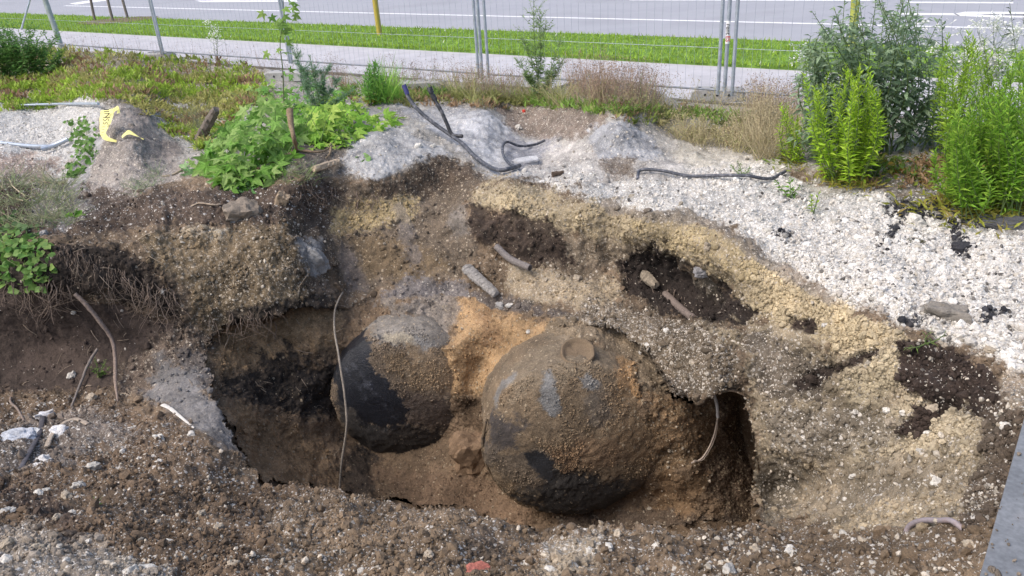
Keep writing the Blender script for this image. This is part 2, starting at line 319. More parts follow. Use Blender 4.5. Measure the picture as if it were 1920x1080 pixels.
def sdist(px, py, poly):                             # signed distance to a polygon in pixels, negative inside
    P = np.array(poly, float); d = np.full(len(px), 1e9); ins = np.zeros(len(px), bool)
    for (x0, y0), (x1, y1) in zip(P, np.roll(P, -1, 0)):
        ex, ey = x1-x0, y1-y0; t = np.clip(((px-x0)*ex+(py-y0)*ey)/(ex*ex+ey*ey+1e-9), 0, 1)
        d = np.minimum(d, (px-x0-t*ex)**2+(py-y0-t*ey)**2)
        c = ((y0 > py) != (y1 > py)) & (px < (x1-x0)*(py-y0)/(y1-y0+1e-12)+x0); ins ^= c
    return np.where(ins, -1, 1)*np.sqrt(d)
def stroke(px, py, line, w):
    P = np.array(line, float); d = np.full(len(px), 1e9)
    for (x0, y0), (x1, y1) in zip(P[:-1], P[1:]):
        ex, ey = x1-x0, y1-y0; t = np.clip(((px-x0)*ex+(py-y0)*ey)/(ex*ex+ey*ey+1e-9), 0, 1)
        d = np.minimum(d, (px-x0-t*ex)**2+(py-y0-t*ey)**2)
    return np.sqrt(d)-w

_a0 = at(333, 112); _u = at(1280, 185)-_a0; _u.normalize(); _n = (-_u.y, _u.x)
STEP = 1.9
gx = np.concatenate([np.arange(-450, -30, 12), np.arange(-30, 1950, STEP), np.arange(1950, 2376, 12)])
gs = np.concatenate([np.arange(0, 1040, STEP), np.arange(1040, 1240, 8)])
NX, NY = len(gx), len(gs)
PX = np.tile(gx, NY); PY = (60+.077*PX)+np.repeat(gs, NX)
r0 = rays(PX, PY); iU, iP = fU(PX, PY), fP(PX, PY)
base0 = np.array([0, 0, H])+r0/iU[:, None]
wob = vnoise(base0, 5, 50)*9+vnoise(base0, 14, 51)*5+vnoise(base0, 40, 52)*3
sd_ = sdist(PX, PY, PITPOLY)+wob*.8
wP = smooth(2.0, -2.0, sd_)
inv = iU*(1-wP)+np.minimum(iP, iU)*wP
B = np.array([0, 0, H])+r0/inv[:, None]
def normals(P):
    G = P.reshape(NY, NX, 3); du = np.gradient(G, axis=1); dv = np.gradient(G, axis=0); n = np.cross(dv, du).reshape(-1, 3)
    n /= np.linalg.norm(n, axis=1)[:, None]+1e-12
    s = np.sign((n*(np.array([0, 0, H])-P)).sum(1)); return n*np.where(s == 0, 1, s)[:, None]

# ------------------------------------------------------------------ what the ground is made of: earth and gravel patches, plus one void's painted darkness (colour, stone share, pale stones, roughness of the relief)
WG, WG2, ASH, ASH2 = (.52, .495, .455), (.44, .43, .41), (.33, .33, .35), (.27, .27, .285)
CLAY, CLAY2, OCH, BR, DK, BLK, ORG = (.39, .31, .19), (.45, .37, .21), (.17, .125, .075), (.125, .095, .07), (.042, .031, .026), (.016, .015, .016), (.27, .155, .07)
BASEC = (.155, .113, .076)
# (polygon, colour, feather, edge waver, opacity, stones, pale, relief)
PATCH = [
 ([(-900, -50), (2900, -50), (2900, 330), (-900, 330)], (.30, .285, .26), 20, 8, 1, .6, .8, .6),
 ([(-900, 60), (250, 90), (480, 150), (560, 190), (470, 230), (340, 262), (260, 200), (0, 190), (-900, 200)], (.21, .18, .12), 14, 8, .9, .5, .9, .8),
 ([(330, 180), (480, 200), (440, 290), (360, 280), (280, 210)], (.42, .41, .38), 10, 8, .8, .9, 1, .8),
 ([(-900, 185), (160, 180), (200, 200), (170, 320), (110, 345), (-900, 355)], WG2, 8, 5, .95, .95, 1, .7),
 ([(-900, 275), (95, 290), (130, 300), (90, 345), (-900, 330)], (.24, .16, .12), 10, 6, .75, .5, .8, .6),
 ([(225, 190), (262, 210), (330, 285), (352, 335), (240, 375), (110, 390), (150, 300), (175, 250), (190, 215)], (.27, .24, .215), 8, 5, 1, .55, .8, 1.0),
 ([(170, 250), (196, 262), (150, 350), (105, 385), (120, 345)], (.38, .37, .37), 5, 3, .9, .2, .8, .3),
 ([(255, 200), (335, 280), (350, 300), (300, 300), (240, 260)], (.20, .17, .15), 10, 6, .7, .3, .6, .5),
 ([(540, 250), (660, 250), (660, 330), (540, 340)], (.10, .078, .06), 18, 10, .8, .3, .6, .9),
 ([(658, 250), (740, 238), (832, 272), (852, 292), (760, 316), (712, 342), (640, 318)], (.40, .395, .39), 6, 5, 1, .45, .9, .6),
 ([(735, 195), (840, 205), (945, 215), (980, 262), (1060, 285), (1010, 332), (930, 335), (862, 285), (800, 240)], (.37, .37, .38), 8, 6, 1, .4, .9, .6),
 ([(930, 196), (1130, 196), (1140, 240), (1075, 268), (1010, 270), (965, 240)], (.17, .135, .11), 8, 6, .95, .45, .8, .9),
 ([(950, 255), (1050, 262), (1070, 290), (1000, 320), (950, 300)], (.27, .27, .29), 8, 4, .9, .3, .9, .5),
 ([(1040, 270), (1110, 260), (1200, 300), (1420, 290), (1500, 340), (1400, 400), (1060, 360), (980, 330)], (.41, .385, .36), 10, 8, .95, .6, .9, .6),
 ([(1098, 240), (1150, 226), (1225, 250), (1240, 290), (1180, 305), (1120, 300)], (.33, .335, .35), 7, 5, 1, .35, .9, .8),
 ([(1120, 300), (1190, 302), (1200, 340), (1135, 340)], (.13, .10, .075), 5, 5, .9, .5, .7, .9),
 ([(1240, 250), (1480, 250), (1500, 330), (1300, 330)], (.36, .33, .27), 14, 8, .8, .5, .9, .6),
 ([(980, 330), (1150, 338), (1330, 322), (1480, 322), (1560, 338), (1700, 350), (1900, 380), (3000, 380), (3000, 790), (1930, 720), (1790, 636), (1675, 606), (1570, 560), (1462, 486), (1345, 420), (1260, 408), (1180, 396), (1080, 372), (1010, 350)], WG, 12, 7, 1, 1, 1, 1.05),
 ([(1000, 330), (1480, 322), (1600, 345), (1560, 400), (1440, 430), (1330, 405), (1100, 372)], (.42, .40, .37), 26, 12, .75, .8, 1, .8),
 ([(1330, 420), (1440, 470), (1580, 560), (1720, 610), (1920, 690), (1920, 640), (1740, 575), (1600, 520), (1470, 440)], (.52, .49, .44), 22, 12, .6, .9, 1, .8),
 ([(1700, 560), (1760, 570), (1900, 590), (1900, 610), (1760, 605)], (.42, .39, .36), 18, 12, .6, .9, 1, .8),
 ([(1600, 330), (2400, 330), (2400, 420), (1900, 415), (1700, 385)], (.22, .20, .18), 18, 10, .85, .5, 1, .8),
 ([(1500, 330), (1620, 345), (1600, 362), (1500, 352)], (.2, .18, .15), 8, 8, .6, .6, 1, .8),
 # yellow clay band under the gravel
 ([(872, 352), (930, 340), (1010, 350), (1100, 376), (1200, 400), (1330, 424), (1440, 484), (1560, 566), (1670, 612), (1790, 650), (1700, 700), (1600, 700), (1500, 640), (1440, 606), (1370, 560), (1300, 500), (1200, 486), (1130, 460), (1040, 430), (960, 402), (890, 390)], (.38, .31, .20), 12, 9, 1, .6, .6, .8),
 ([(1180, 400), (1330, 425), (1440, 490), (1400, 520), (1260, 470)], (.40, .32, .185), 16, 10, .7, .7, .5, .8),
 ([(1560, 640), (1680, 625), (1700, 700), (1780, 760), (1700, 820), (1560, 780), (1520, 700)], (.36, .30, .21), 16, 10, .7, .5, .6, .7),
 ([(1130, 374), (1205, 392), (1330, 410), (1450, 478), (1560, 556), (1550, 566), (1440, 496), (1325, 426), (1205, 410), (1130, 388)], (.21, .18, .15), 6, 4, .85, .4, .8, 1.2),
 # back wall
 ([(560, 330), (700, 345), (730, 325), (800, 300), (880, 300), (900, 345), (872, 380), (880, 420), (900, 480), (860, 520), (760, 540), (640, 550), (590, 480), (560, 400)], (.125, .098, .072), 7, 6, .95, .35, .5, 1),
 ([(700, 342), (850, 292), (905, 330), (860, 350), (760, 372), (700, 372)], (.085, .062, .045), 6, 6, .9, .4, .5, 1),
 ([(618, 385), (700, 376), (780, 362), (775, 410), (700, 430), (640, 436), (612, 410)], (.36, .28, .15), 8, 8, .9, .8, .4, .8),
 ([(650, 440), (790, 440), (850, 500), (780, 540), (680, 520)], (.16, .115, .068), 12, 8, .8, .3, .3, .6),
 ([(835, 392), (880, 385), (890, 430), (860, 450), (835, 430)], (.185, .17, .155), 14, 9, .6, .2, .5, .7),
 ([(735, 385), (755, 385), (800, 480), (790, 520), (755, 480)], (.17, .15, .14), 6, 6, .6, .1, .5, .5),
 ([(640, 455), (665, 470), (690, 540), (650, 560), (640, 520)], (.16, .135, .12), 5, 4, .7, .1, .5, .4),
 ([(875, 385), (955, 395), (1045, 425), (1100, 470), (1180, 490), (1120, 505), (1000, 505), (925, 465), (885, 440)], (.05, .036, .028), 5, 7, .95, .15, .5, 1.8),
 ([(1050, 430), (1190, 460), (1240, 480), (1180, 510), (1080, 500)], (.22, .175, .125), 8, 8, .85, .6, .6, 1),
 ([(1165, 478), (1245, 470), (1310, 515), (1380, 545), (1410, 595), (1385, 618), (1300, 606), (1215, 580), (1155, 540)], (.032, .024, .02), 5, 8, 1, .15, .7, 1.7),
 ([(1270, 500), (1330, 520), (1350, 560), (1290, 545)], (.19, .16, .12), 6, 6, .6, .5, .7, 1),
 ([(950, 492), (1090, 500), (1165, 520), (1180, 560), (1100, 580), (980, 562), (945, 530)], (.30, .24, .16), 8, 8, .9, .9, .6, .8),
 ([(1020, 490), (1150, 500), (1120, 515), (1050, 512)], (.10, .075, .055), 6, 6, .7, .3, .7, 1),
 ([(870, 540), (960, 560), (1060, 580), (1120, 600), (1060, 592), (960, 590), (880, 570)], (.085, .075, .072), 7, 6, .8, .3, .8, 1),
 ([(760, 520), (880, 530), (890, 580), (800, 590), (700, 575)], (.15, .14, .14), 10, 8, .8, .3, .8, .8),
 ([(1060, 590), (1180, 560), (1330, 600), (1400, 640), (1400, 725), (1340, 740), (1280, 750), (1220, 690), (1160, 630)], (.155, .122, .085), 8, 8, .95, .75, .75, 1.2),
 ([(1300, 610), (1390, 605), (1400, 660), (1340, 650)], (.27, .22, .145), 8, 8, .8, .8, .7, 1),
 ([(1200, 690), (1290, 700), (1300, 770), (1230, 760)], (.09, .072, .056), 6, 8, .7, .6, .9, 1.2),
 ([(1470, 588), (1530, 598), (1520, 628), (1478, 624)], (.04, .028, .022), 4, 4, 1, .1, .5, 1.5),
 # right bank
 ([(1400, 600), (1500, 620), (1600, 700), (1700, 700), (1800, 760), (1880, 800), (1850, 960), (1700, 1000), (1480, 1000), (1425, 980), (1405, 800), (1392, 700)], (.275, .225, .155), 8, 6, 1, .4, .75, .6),
 ([(1400, 620), (1480, 640), (1560, 690), (1540, 760), (1420, 770), (1398, 700)], (.115, .095, .075), 12, 10, .85, .5, .8, 1),
 ([(1660, 770), (1760, 700), (1850, 790), (1820, 850), (1700, 850), (1600, 880), (1580, 820)], (.42, .355, .25), 18, 9, .75, .6, .8, .6),
 ([(1560, 700), (1680, 640), (1700, 720), (1600, 780)], (.43, .365, .25), 14, 8, .8, .6, .7, .6),
 ([(1470, 712), (1560, 678), (1650, 642), (1655, 672), (1570, 705), (1490, 742)], (.05, .037, .030), 6, 4, 1, .3, .8, 1.5),
 ([(1420, 760), (1560, 760), (1700, 800), (1560, 860), (1430, 840)], (.17, .145, .115), 16, 10, .7, .5, .9, .8),
 ([(1440, 900), (1700, 860), (1800, 900), (1600, 960), (1460, 980)], (.20, .165, .12), 18, 10, .7, .35, .9, .5),
 ([(1425, 840), (1500, 860), (1490, 960), (1425, 975)], (.10, .088, .07), 10, 8, .7, .4, .8, .8),
 ([(1672, 642), (1735, 622), (1810, 640), (1870, 690), (1892, 755), (1820, 775), (1800, 740), (1740, 800), (1700, 810), (1735, 750), (1690, 720)], (.045, .032, .026), 6, 6, 1, .25, .8, 2.0),
 ([(1840, 770), (1930, 740), (1910, 850), (1870, 960), (1840, 1010), (1800, 1000), (1830, 880)], (.11, .085, .065), 8, 8, .9, .6, .9, 1.3),
 ([(1860, 690), (2300, 700), (2300, 800), (1900, 760)], (.36, .30, .23), 12, 8, .7, .7, 1, .8),
 # left bank
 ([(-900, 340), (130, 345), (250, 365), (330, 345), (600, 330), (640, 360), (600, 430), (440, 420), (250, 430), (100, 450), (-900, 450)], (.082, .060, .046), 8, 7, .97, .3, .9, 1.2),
 ([(60, 340), (140, 345), (170, 400), (110, 430), (60, 400)], (.27, .255, .24), 12, 8, .7, .6, .9, .9),
 ([(250, 425), (560, 410), (600, 480), (590, 570), (470, 610), (380, 630), (350, 540), (270, 480)], (.15, .112, .068), 10, 8, .95, .6, .55, 1),
 ([(300, 420), (430, 418), (420, 442), (350, 448)], (.34, .28, .2), 6, 6, .8, 1, .8, 1),
 ([(540, 400), (600, 420), (640, 560), (600, 585), (560, 540)], (.085, .068, .055), 12, 10, .7, .3, .7, 1),
 ([(560, 450), (600, 460), (605, 520), (580, 528), (560, 490)], (.26, .255, .25), 5, 5, .85, .2, .9, 1),
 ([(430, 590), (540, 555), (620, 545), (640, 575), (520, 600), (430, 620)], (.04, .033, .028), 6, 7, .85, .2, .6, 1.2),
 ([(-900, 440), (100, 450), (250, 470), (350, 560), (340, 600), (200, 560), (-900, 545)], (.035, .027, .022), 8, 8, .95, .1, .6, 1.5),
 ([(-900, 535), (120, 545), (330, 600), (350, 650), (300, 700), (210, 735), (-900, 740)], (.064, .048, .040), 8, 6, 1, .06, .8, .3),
 ([(200, 690), (330, 610), (420, 640), (400, 740), (330, 700), (290, 740), (210, 760)], (.13, .10, .078), 8, 8, .85, .5, .6, 1.2),
 ([(330, 650), (400, 670), (400, 740), (340, 720)], (.10, .09, .085), 6, 6, .8, .2, .7, 1.2),
 ([(300, 672), (370, 700), (435, 800), (474, 872), (430, 856), (340, 790), (262, 745)], (.165, .16, .158), 14, 7, .9, .12, .7, .4),
 # spoil in front
 ([(-900, 740), (200, 740), (320, 780), (440, 870), (640, 925), (640, 1400), (-900, 1400)], (.140, .099, .066), 12, 8, 1, .42, .85, 1.15),
 ([(0, 780), (170, 770), (260, 820), (120, 870), (0, 880)], (.19, .165, .145), 14, 10, .6, .6, .9, 1),
 ([(-900, 960), (60, 965), (160, 1010), (320, 1060), (340, 1300), (-900, 1300)], (.27, .235, .195), 12, 10, .8, .6, .9, .9),
 ([(0, 905), (90, 900), (180, 980), (120, 1020), (60, 960), (0, 950)], (.06, .043, .036), 12, 10, .7, .2, .7, 1.3),
 ([(640, 920), (870, 945), (960, 990), (1420, 985), (1900, 1000), (1900, 1400), (600, 1400), (500, 950)], (.165, .121, .081), 10, 8, 1, .5, .85, 1.25),
 ([(1020, 1020), (1080, 1000), (1170, 1000), (1130, 1040), (1060, 1100), (980, 1100)], (.33, .275, .205), 12, 10, .8, 1, .85, 1),
 ([(880, 1000), (960, 1010), (940, 1040), (880, 1035)], (.09, .07, .056), 10, 8, .7, .3, .8, 1.2)]
PITPATCH = [
 ([(300, 500), (1500, 500), (1500, 1200), (300, 1200)], (.16, .112, .072), 5, 4, 1, .25, .3, 1),
 ([(400, 640), (460, 605), (640, 570), (660, 600), (640, 665), (520, 680), (440, 710), (400, 690)], (.29, .20, .115), 18, 14, .9, .2, .3, 1.3),
 ([(430, 705), (520, 672), (650, 660), (690, 760), (690, 860), (620, 800), (540, 770), (470, 760)], (.036, .03, .026), 18, 16, .95, .15, .4, 2.2),  # darkness of the void beside the left tank, painted into the colour
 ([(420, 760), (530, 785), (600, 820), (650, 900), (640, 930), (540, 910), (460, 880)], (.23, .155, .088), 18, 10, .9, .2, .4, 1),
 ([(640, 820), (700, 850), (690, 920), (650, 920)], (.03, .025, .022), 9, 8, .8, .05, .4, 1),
 ([(855, 560), (905, 556), (960, 590), (1060, 590), (1080, 610), (1000, 680), (930, 745), (850, 742), (835, 650)], (.31, .205, .11), 12, 10, 1, .35, .15, .5),
 ([(880, 570), (925, 575), (940, 640), (900, 650)], (.17, .105, .058), 10, 6, .8, .3, .3, .5),
 ([(700, 560), (850, 555), (850, 640), (760, 610)], (.19, .17, .15), 10, 8, .8, .3, .6, .8),
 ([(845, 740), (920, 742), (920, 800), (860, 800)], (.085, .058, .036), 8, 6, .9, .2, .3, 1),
 ([(700, 880), (860, 880), (980, 950), (1000, 1000), (780, 960)], (.15, .10, .065), 10, 8, .8, .15, .4, .5),
 ([(1020, 600), (1200, 610), (1260, 700), (1250, 760), (1190, 700), (1120, 650), (1040, 650)], (.18, .14, .095), 14, 8, .95, .4, .5, 1),
 ([(1160, 672), (1192, 672), (1196, 740), (1178, 780), (1160, 720)], (.29, .18, .09), 8, 5, .9, .3, .3, .6),
 ([(1230, 740), (1340, 750), (1340, 860), (1240, 900), (1200, 840)], (.19, .125, .07), 10, 8, .9, .6, .3, .8),
 ([(1340, 730), (1400, 735), (1425, 980), (1380, 980), (1300, 900), (1350, 830)], (.095, .065, .045), 8, 6, .95, .7, .3, 1),
 ([(1230, 880), (1330, 880), (1300, 980), (1220, 985)], (.21, .135, .075), 12, 8, .8, .3, .3, .6),
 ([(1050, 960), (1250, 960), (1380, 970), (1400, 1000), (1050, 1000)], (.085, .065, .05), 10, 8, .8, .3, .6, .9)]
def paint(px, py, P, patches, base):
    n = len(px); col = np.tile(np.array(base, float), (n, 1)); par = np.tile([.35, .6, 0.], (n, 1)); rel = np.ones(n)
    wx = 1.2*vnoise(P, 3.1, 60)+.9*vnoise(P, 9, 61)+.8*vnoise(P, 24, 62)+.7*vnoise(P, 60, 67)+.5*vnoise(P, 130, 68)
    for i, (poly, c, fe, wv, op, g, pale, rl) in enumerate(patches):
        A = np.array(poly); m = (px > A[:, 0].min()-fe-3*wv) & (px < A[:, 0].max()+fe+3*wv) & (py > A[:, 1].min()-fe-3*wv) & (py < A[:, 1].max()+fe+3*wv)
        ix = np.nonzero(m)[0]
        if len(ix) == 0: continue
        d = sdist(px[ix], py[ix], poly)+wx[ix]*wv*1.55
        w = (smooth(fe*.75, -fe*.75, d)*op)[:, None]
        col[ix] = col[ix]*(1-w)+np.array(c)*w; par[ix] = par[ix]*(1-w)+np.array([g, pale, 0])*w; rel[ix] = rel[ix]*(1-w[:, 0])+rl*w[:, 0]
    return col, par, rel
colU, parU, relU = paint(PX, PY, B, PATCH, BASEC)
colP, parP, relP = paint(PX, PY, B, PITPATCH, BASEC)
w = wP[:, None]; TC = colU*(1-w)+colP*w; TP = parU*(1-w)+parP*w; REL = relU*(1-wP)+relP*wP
# dark crumbs of old asphalt scattered over the gravel
cr = np.zeros(len(PX))
for ln, wd in (([(1680, 385), (1740, 395), (1800, 400), (1880, 405)], 14), ([(1690, 400), (1670, 440), (1655, 460)], 6), ([(1790, 400), (1796, 450), (1808, 468)], 8), ([(1690, 602), (1735, 600)], 1), ([(1850, 590), (1885, 584)], 2), ([(1455, 440), (1480, 445)], 0)):
    m = stroke(PX, PY, ln, wd); cr = np.maximum(cr, smooth(9, -5, m+vnoise(B, 30, 70)*8+vnoise(B, 9, 72)*6))
wd_, wv_ = worley(B, 26, 71)
k = (cr*1.25 > wv_)[:, None]*smooth(.75, .35, wd_)[:, None]*(cr > .05)[:, None]
TC = TC*(1-k*.93)+np.array([.03, .03, .034])*k*.93; TP[:, 0] *= (1-k[:, 0])
# mottling of the earth itself
mot = 1+.26*vnoise(B, 1.7, 80)+.22*vnoise(B, 5, 81)+.16*vnoise(B, 14, 82); mot = np.where(TP[:, 0] > .85, 1+(mot-1)*.35, mot); TC = TC*mot[:, None]

# relief: lumps, clods and crumbs along the surface normal, none at the far edge
nrm = normals(B); d1, v1 = worley(B, 11, 90); d2, v2 = worley(B, 27, 94); d3, v3 = worley(B, 60, 98)
edge = smooth(0, 60, np.repeat(gs, NX))*smooth(2376, 2200, PX)*smooth(-450, -300, PX)
wall = np.clip(1-nrm[:, 2]*1.15, 0, 1)*(1-wP)*smooth(300, 400, PY)*smooth(1400, 1200, PX)
STR = (T_ := np.array([.93, -.32, .18]))/np.linalg.norm(T_)
Bs = B-np.outer(B @ STR, STR)*.93; strw = smooth(1400, 1480, PX)*smooth(640, 740, PY)*smooth(1030, 960, PY)*smooth(1890, 1800, PX)
streak = vnoise(Bs, 14, 200)+.7*vnoise(Bs, 34, 201)+.5*vnoise(Bs, 75, 202)
TC = TC*(1+.2*streak*strw)[:, None]
Bv_ = B*np.array([1, 1, .22]); col_w = vnoise(Bv_, 7, 210)+.6*vnoise(Bv_, 17, 211); TC = TC*(1+.22*col_w*wall)[:, None]
d0, v0 = worley(B, 4.5, 86)
amp = (.036*vnoise(B, 2.2, 1)+.030*vnoise(B, 5, 2)-.012*np.abs(vnoise(B, 8, 7))+.017*vnoise(B, 12, 3)+.009*vnoise(B, 30, 4)+.0035*vnoise(B, 75, 5)
       +(.55-d1)*.030*(v1 > .45)+(.5-d2)*.017*(v2 > .25)+(.5-d3)*.008)
amp = amp+(.5-d0)*.045*(REL > .75)*(v0 > .35)*smooth(330, 420, PY)+.013*streak*strw+.032*col_w*wall
amp = amp*(.25+.75*REL)*edge
fade = np.where((wP > .02) & (wP < .98), .35, 1); amp = amp*fade
T3 = B+nrm*amp[:, None]
q = (np.arange(NX-1)[None]+np.arange(NY-1)[:, None]*NX).ravel()
offd = (T3[:, 0]-_a0[0])*_n[0]+(T3[:, 1]-_a0[1])*_n[1]; T3[:, 2] = np.where(offd > -.09, -.08, T3[:, 2]*smooth(-.09, -.5, offd)+(-.01)*smooth(-.5, -.09, offd))
TF = np.stack([q, q+NX, q+NX+1, q+1], -1)
# skirt running out to the horizon
ring = np.concatenate([np.arange(NX), np.arange(1, NY)*NX+NX-1, (NY-1)*NX+np.arange(NX-2, -1, -1), np.arange(NY-2, 0, -1)*NX])
cen = np.array([0, 6., 0]); R0 = T3[ring]; nr = len(ring); V_all = [T3]; rings = [ring]; Fs = []
for i, (s_, z_) in enumerate(((1.05, -.08), (1.6, -.08), (6, -.08), (90, -.08))):
    v = cen+(R0-cen)*s_; v[:, 2] = z_; V_all.append(v); rings.append(np.arange(nr)+len(T3)+i*nr)
for a, b in zip(rings[:-1], rings[1:]): Fs.append(np.stack([a, np.roll(a, -1), np.roll(b, -1), b], -1)[:, ::-1])
extra = 4*nr
TCall = np.vstack([TC, np.tile([.20, .17, .12], (extra, 1))]); TPall = np.vstack([TP, np.tile([.5, .8, 0], (extra, 1))])
# the sheer sides between the lip and the pit floor get their own finely divided bank
_e = np.maximum(np.linalg.norm(T3[TF[:, 0]]-T3[TF[:, 1]], axis=1), np.linalg.norm(T3[TF[:, 0]]-T3[TF[:, 3]], axis=1)); _b = (wP[TF].max(1)-wP[TF].min(1)) > .01
TF = TF[~((_e > .10) & _b & ((PY[TF[:, 0]] > 735) | ((PX[TF[:, 0]] < 410) & (PY[TF[:, 0]] > 640))))]
_i0 = PITPOLY.index((1310, 752)); path = PITPOLY[_i0:]+PITPOLY[:3]; path = np.array(path, float); seg = np.r_[0, np.cumsum(np.linalg.norm(np.diff(path, axis=0), axis=1))]; tt = np.arange(0, seg[-1], 2.5)
path = np.stack([np.interp(tt, seg, path[:, i]) for i in (0, 1)], -1)
for _ in range(3): path[1:-1] = (path[:-2]+2*path[1:-1]+path[2:])/4
tg = np.gradient(path, axis=0); nrm2 = np.stack([tg[:, 1], -tg[:, 0]], -1); nrm2 /= np.linalg.norm(nrm2, axis=1)[:, None]
if sdist(*(path[200:201]+nrm2[200:201]*4).T, PITPOLY)[0] < 0: nrm2 = -nrm2
oT, oB = path+nrm2*9, path-nrm2*9; TT = np.array([0, 0, H])+rays(*oT.T)/fU(*oT.T)[:, None]; BB = np.array([0, 0, H])+rays(*oB.T)/np.minimum(fP(*oB.T), fU(*oB.T))[:, None]
cr_ = np.array([CR, SR*SP, SR*CP]); cu_ = np.array([-SR, CR*SP, CR*CP]); outw = nrm2[:, :1]*cr_-nrm2[:, 1:]*cu_      # image-outward as a world direction
TT = TT+outw*.0-np.array([0, 0, .05]); BB = BB-np.array([0, 0, .03])
NR = 46; ss = np.linspace(0, 1, NR)[:, None, None]; WV = TT[None]*(1-ss)+BB[None]*ss+outw[None]*(np.sin(math.pi*ss)*(.08+.13*np.linalg.norm(BB-TT, axis=1)[None, :, None]))
WV = WV.reshape(-1, 3); wn_ = np.sin(math.pi*np.repeat(ss.ravel(), len(path))); d1_, _v = worley(WV, 9, 86)
WV = WV+np.repeat(outw[None], NR, 0).reshape(-1, 3)*((.05*vnoise(WV, 4, 1)+.025*vnoise(WV, 11, 2)+.012*vnoise(WV, 30, 3)+.03*(.5-d1_))*wn_)[:, None]
WC = np.array([.145, .102, .066])*(1+.3*vnoise(WV, 3, 4)+.2*vnoise(WV, 10, 5))[:, None]; nP = len(path); q = (np.arange(nP-1)[None]+np.arange(NR-1)[:, None]*nP).ravel()
tag(mesh('ground', WV, np.stack([q, q+nP, q+nP+1, q+1], -1), M_SOIL, None, WC, np.tile([.3, .6, 0], (len(WV), 1)), True, origin=(0, 0, 0)), kind='structure')
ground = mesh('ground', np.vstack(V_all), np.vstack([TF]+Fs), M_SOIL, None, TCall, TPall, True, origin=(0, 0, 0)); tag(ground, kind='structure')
NRM = normals(T3)
def gidx(px, py):                                    # nearest terrain vertex to a pixel
    i = np.clip(np.searchsorted(gx, px), 0, NX-1); j = np.clip(np.searchsorted(gs, py-60-.077*px), 0, NY-1); return j*NX+i
def gp(px, py, up=0.0): k = gidx(px, py); return Vector(T3[k]+np.array([0, 0, up]))
def gn(px, py): return Vector(NRM[gidx(px, py)])

# ------------------------------------------------------------------ road, verge and path beyond the fence
a0, a1 = at(333, 112), at(1280, 185); U = (a1-a0); U.z = 0; U.normalize(); Nn = Vector((-U.y, U.x, 0))
if Nn.y < 0: Nn = -Nn
def off(px, py): return (at(px, py)-a0).dot(Nn)
def along(px, py): return (at(px, py)-a0).dot(U)
PN = 0.0; GN = sum(off(*p) for p in ((320, 67), (640, 87), (1280, 119)))/3; GF = sum(off(*p) for p in ((300, 36), (640, 50), (1280, 76)))/3
def pt(s, d, z): return a0+U*s+Nn*d+Vector((0, 0, z))
def sheet(name, s0, s1, d0, d1, z, m, ns=1, depth=0):
    V = []; 
    for i in range(ns+1):
        s = s0+(s1-s0)*i/ns; V += [pt(s, d0, z), pt(s, d1, z)]
    Fq = [[2*i, 2*i+2, 2*i+3, 2*i+1] for i in range(ns)]
    if depth:
        n = len(V); V += [v-Vector((0, 0, depth)) for v in V]; Fq += [[2*i, 2*i+n, 2*i+2+n, 2*i+2] for i in range(ns)]+[[2*i+1, 2*i+3, 2*i+3+n, 2*i+1+n] for i in range(ns)]
    b = MB(); b.add([tuple(v) for v in V], Fq); o = b.build(name, m, smooth_=False); return tag(o, kind='structure')
M_ROAD = plain('asphalt', (.34, .345, .375), .85, 0, .12, .5, c2=(.30, .305, .335), sc2=60, spec=.4)
M_PATH = plain('path_asphalt', (.46, .45, .47), .9, 0, .12, 2.5, sc2=70)
M_PAINT = plain('road_paint', (.80, .80, .80), .7, 0, .08, 6)
M_TURF = plain('turf', (.12, .22, .035), .95, 0, .35, 6, c2=(.15, .25, .045))
M_KERB = plain('kerb_concrete', (.16, .15, .13), .9, 0, .3, 12)
sheet('path', -60, 60, PN, GN, -.01, M_PATH, 30)
sheet('path_kerb', -60, 60, PN-.07, PN, -.002, M_KERB, 1, .08)
sheet('grass_verge', -60, 60, GN, GF, .035, M_TURF, 30, .1)
sheet('road', -250, 250, GF, GF+60, -.035, M_ROAD, 10)
WL = sum(off(*p) for p in ((640, 20), (1280, 36), (1900, 50)))/3
def marking(pts):                                    # painted shape given by photo pixels, lying on the road
    V = [tuple(at(x, y, -.031)) for x, y in pts]; n = len(V); b = MB(); b.add(V, [[0, i, i+1] for i in range(1, n-1)])
    return tag(b.build('road_marking', M_PAINT, smooth_=False), kind='structure')
def rline(s0, s1, d, wd=.12):
    b = MB(); b.add([tuple(pt(s0, d-wd/2, -.031)), tuple(pt(s1, d-wd/2, -.031)), tuple(pt(s1, d+wd/2, -.031)), tuple(pt(s0, d+wd/2, -.031))], [[0, 1, 2, 3]])
    tag(b.build('road_marking', M_PAINT, smooth_=False), kind='structure')
rline(along(135, 7), 40, WL, .13)
marking([(130, 6.5), (143, 8.5), (200, 1), (198, -2), (185, -2)])
marking([(185, -2), (198, -2), (330, -22), (300, -22)])
marking([(365, 1), (380, 4), (558, 3), (556, 0.5)])
marking([(395, 1), (450, 1), (450, -3), (420, -3)])
marking([(1180, -4), (1180, .5), (1640, 1.5), (1640, -3)])
marking([(1700, 3), (1700, 5.5), (1900, 6.5), (1900, 4)])
marking([(1670, 24), (1670, 27), (1800, 29), (1790, 25)])
marking([(1788, 26), (1800, 30), (1850, 32), (1920, 33), (2000, 34), (2000, 31), (1880, 29), (1840, 27)]); marking([(1788, 26), (1840, 27), (1920, 26), (2000, 27), (2000, 23), (1860, 22), (1810, 22)])
